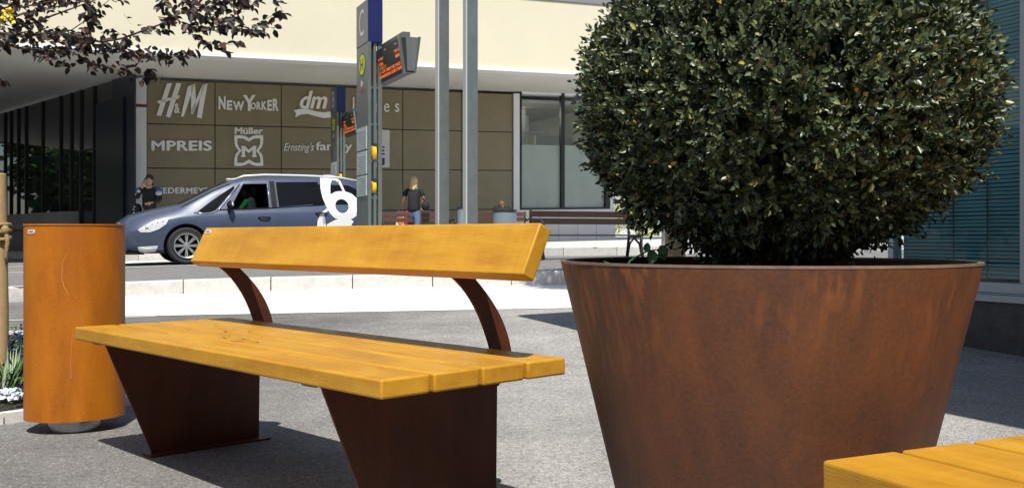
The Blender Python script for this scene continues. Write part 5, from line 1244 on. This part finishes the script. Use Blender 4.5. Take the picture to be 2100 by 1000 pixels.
# ------------------------------------------------------------ flower bed at the lower left
bed = [(-2.50, 3.72), (-2.11, 4.12), (-1.74, 4.60), (-1.92, 5.3), (-2.85, 7.5), (-5.5, 7.4), (-4.6, 3.6)]
mb = MB(); mb.add([(x, y, ground_z(x, y)+.02) for x, y in bed], [tuple(range(len(bed)))]); tag(mb.build('flower_bed_soil', M_soil, fix=False), kind='structure')
mb = MB()
for (a, b_) in zip(bed[:-2], bed[1:-1]):
    a, b_ = Vector(a), Vector(b_); d = (b_-a).normalized(); n = Vector((d.y, -d.x)); b_ = b_-d*.004
    mb.prism([(a.x, a.y, -.02+ground_z(*a)), (a.x+n.x*.05, a.y+n.y*.05, -.02+ground_z(*a)), (a.x+n.x*.05, a.y+n.y*.05, .045+ground_z(*a)), (a.x, a.y, .045+ground_z(*a))], (b_.x-a.x, b_.y-a.y, ground_z(*b_)-ground_z(*a)))
tag(mb.build('bed_edging', mat('white_stone', (.62, .61, .59), .7, noise=(30, .12))), kind='structure')
M_bedleaf = mat('bed_leaf', (.06, .13, .03), .45, island=[(0, (.03, .07, .02)), (.4, (.06, .12, .03)), (.75, (.11, .19, .05))]); M_petal = mat('pansy_petal', (.55, .60, .80), .55, island=[(0, (.60, .66, .82)), (.5, (.72, .75, .85)), (.8, (.35, .42, .75))])
M_pcen = mat('pansy_centre', (.08, .05, .35), .6); M_bluef = mat('deep_blue_petal', (.02, .03, .16), .5, island=[(0, (.015, .02, .10)), (.5, (.03, .05, .25)), (.85, (.06, .05, .20))]); M_peye = mat('pansy_eye', (.8, .6, .05), .5)
rr = random.Random(5)
def pansy(x, y, z, lab):
    r = empty('pansy', (x, y, ground_z(x, y)+.02), rr.uniform(-.5, .5), lab, 'flower', 'pale blue pansies in the bed')
    mb = MB(); mb.tube([(0, 0, 0), (.005, -.004, z*.6), (0, -.012, z)], .0016, 5); mb.build('stem', M_bedleaf, r)
    ti = rr.uniform(.3, .9); nn = Vector((rr.uniform(-.3, .3), -math.cos(ti), math.sin(ti))).normalized(); a = nn.orthogonal().normalized(); b_ = nn.cross(a); c = Vector((0, -.014, z))
    s = rr.uniform(.020, .026); P_ = MB()
    upv = (Vector((0, 0, 1))-nn*nn.z).normalized(); sd = upv.cross(nn)
    for k, ang in enumerate((90, 35, 145, -30, 210, -90)):
        if k == 5: w = 1.15
        else: w = 1
        an = math.radians(ang); d = upv*math.sin(an)+sd*math.cos(an); e = nn.cross(d); cc = c+d*s*.5+nn*.0012*k
        P_.add([cc+nn*.003]+[cc+d*s*.62*w*math.cos(q)+e*s*.6*w*math.sin(q)+nn*.003*math.sin(q*3) for q in [2*math.pi*i/10 for i in range(10)]], [(0, i+1, (i+1) % 10+1) for i in range(10)])
    pt = P_.build('petals', M_petal, r, smooth='all', fix=False)
    q = MB(); q.ball(tuple(c+nn*.010), (.007, .004, .007), 8); q.build('centre', M_pcen, pt, smooth='all')
    q = MB(); q.ball(tuple(c+nn*.014), (.0025, .002, .0025), 6); q.build('eye', M_peye, pt, smooth='all')
def atg(x, y):          # ground point under a photo pixel near the camera
    Y = F*(H-.02)/(y-HZ); return (x-CX)/F*Y, Y
pans = [(4, 818, 'pale pansy at the very left edge of the bed'), (14, 812, None), (22, 822, None), (31, 814, None), (40, 819, None), (45, 812, None), (34, 828, None), (8, 832, None), (26, 806, None), (267, 809, 'pale pansy seen between the bin and the bench leg'), (-14, 815, None)]
for x, y, lb in pans:
    Y = 4.35+.2*rr.random() if x < 100 else 4.85; X = (x-CX)/F*Y; z = H+(HZ-y)/F*Y-.02-ground_z(X, Y); pansy(X, Y, max(.04, z), lb or 'pale blue and white pansy in the cluster left of the bin')
# leaves, grassy blades and deep blue flowers of the bed
P, D, N_, LN, WD = [], [], [], [], []
def bedpt():
    while True:
        x, y = rr.uniform(-4.2, -1.75), rr.uniform(3.7, 7.4); ins = False
        for (xa, ya), (xb, yb) in zip(bed, bed[1:]+bed[:1]):
            if (ya > y) != (yb > y) and x < (xb-xa)*(y-ya)/(yb-ya)+xa: ins = not ins
        if ins: return x, y
for k in range(5200):
    x, y = bedpt()
    if y > 5.6 and rr.random() < .6: continue
    P.append((x, y, ground_z(x, y)+rr.uniform(.02, .11))); D.append((rr.gauss(0, 1), rr.gauss(0, 1), rr.uniform(-.1, 1))); N_.append((rr.gauss(0, .4), rr.gauss(0, .4), 1)); l = rr.uniform(.02, .042); LN.append(l); WD.append(l*.5)
o = leaf_mesh('bed_planting', np.array(P), np.array(D), np.array(N_), np.array(LN), np.array(WD), M_bedleaf); tag(o, 'mixed low green leaves of the flower bed', 'plants', kind='stuff')
def tuft(x, Y, n, h, lab):
    X = (x-CX)/F*Y; r = empty('grassy_plant', (X, Y, ground_z(X, Y)+.02), 0, lab, 'plant', 'grassy plants in the bed'); P, D, N_, LN, WD = [], [], [], [], []
    for k in range(n):
        a = rr.uniform(0, 6.28); P.append((.02*math.cos(a), .02*math.sin(a), 0)); D.append((.55*math.cos(a), .55*math.sin(a), 1)); N_.append((math.cos(a), math.sin(a), -.4)); LN.append(h*rr.uniform(.6, 1)); WD.append(.016)
    leaf_mesh('blades', np.array(P), np.array(D), np.array(N_), np.array(LN), np.array(WD), M_bedleaf, r)
tuft(22, 4.95, 22, .26, 'tall bladed plant beside the wooden stake'); tuft(2, 4.7, 18, .24, 'tall bladed plant in front of the wooden stake'); tuft(46, 5.1, 16, .2, 'bladed plant close to the left side of the bin')
def blue_flower(x, ytop, Y, lab):
    X = (x-CX)/F*Y; g = ground_z(X, Y)+.02; z = H+(HZ-ytop)/F*Y-g; r = empty('blue_flower', (X, Y, g), 0, lab, 'flower', 'deep blue flowers in the bed')
    mb = MB(); mb.tube([(0, 0, 0), (.01, 0, z*.5), (0, 0, z)], .003, 5); mb.build('stem', M_bedleaf, r)
    n = 130; P = RNG.normal(size=(n, 3))*np.array([.03, .03, .055])+np.array([0, 0, z-.09]); leaf_mesh('blossom', P, RNG.normal(size=(n, 3)), RNG.normal(size=(n, 3)), np.full(n, .026), np.full(n, .017), M_bluef, r)
    n = 30; P = RNG.normal(size=(n, 3))*np.array([.04, .04, .05])+np.array([0, 0, z*.4]); leaf_mesh('leaves', P, RNG.normal(size=(n, 3)), RNG.normal(size=(n, 3)), np.full(n, .05), np.full(n, .02), M_bedleaf, r)
for x, y, Y, lb in ((20, 690, 6.0, 'deep blue flower spike nearest the wooden stake'), (32, 684, 6.2, 'tallest deep blue flower spike, left of the bin'), (44, 696, 6.1, 'deep blue flower spike touching the bin edge'), (27, 722, 5.5, 'lower deep blue flower spike in the middle of the gap'), (45, 738, 5.4, 'lower deep blue flower spike at the side of the bin'), (8, 700, 5.9, 'deep blue flower spike behind the wooden stake'), (40, 765, 5.0, 'short deep blue flower just above the pansies')):
    blue_flower(x, y, Y, lb)
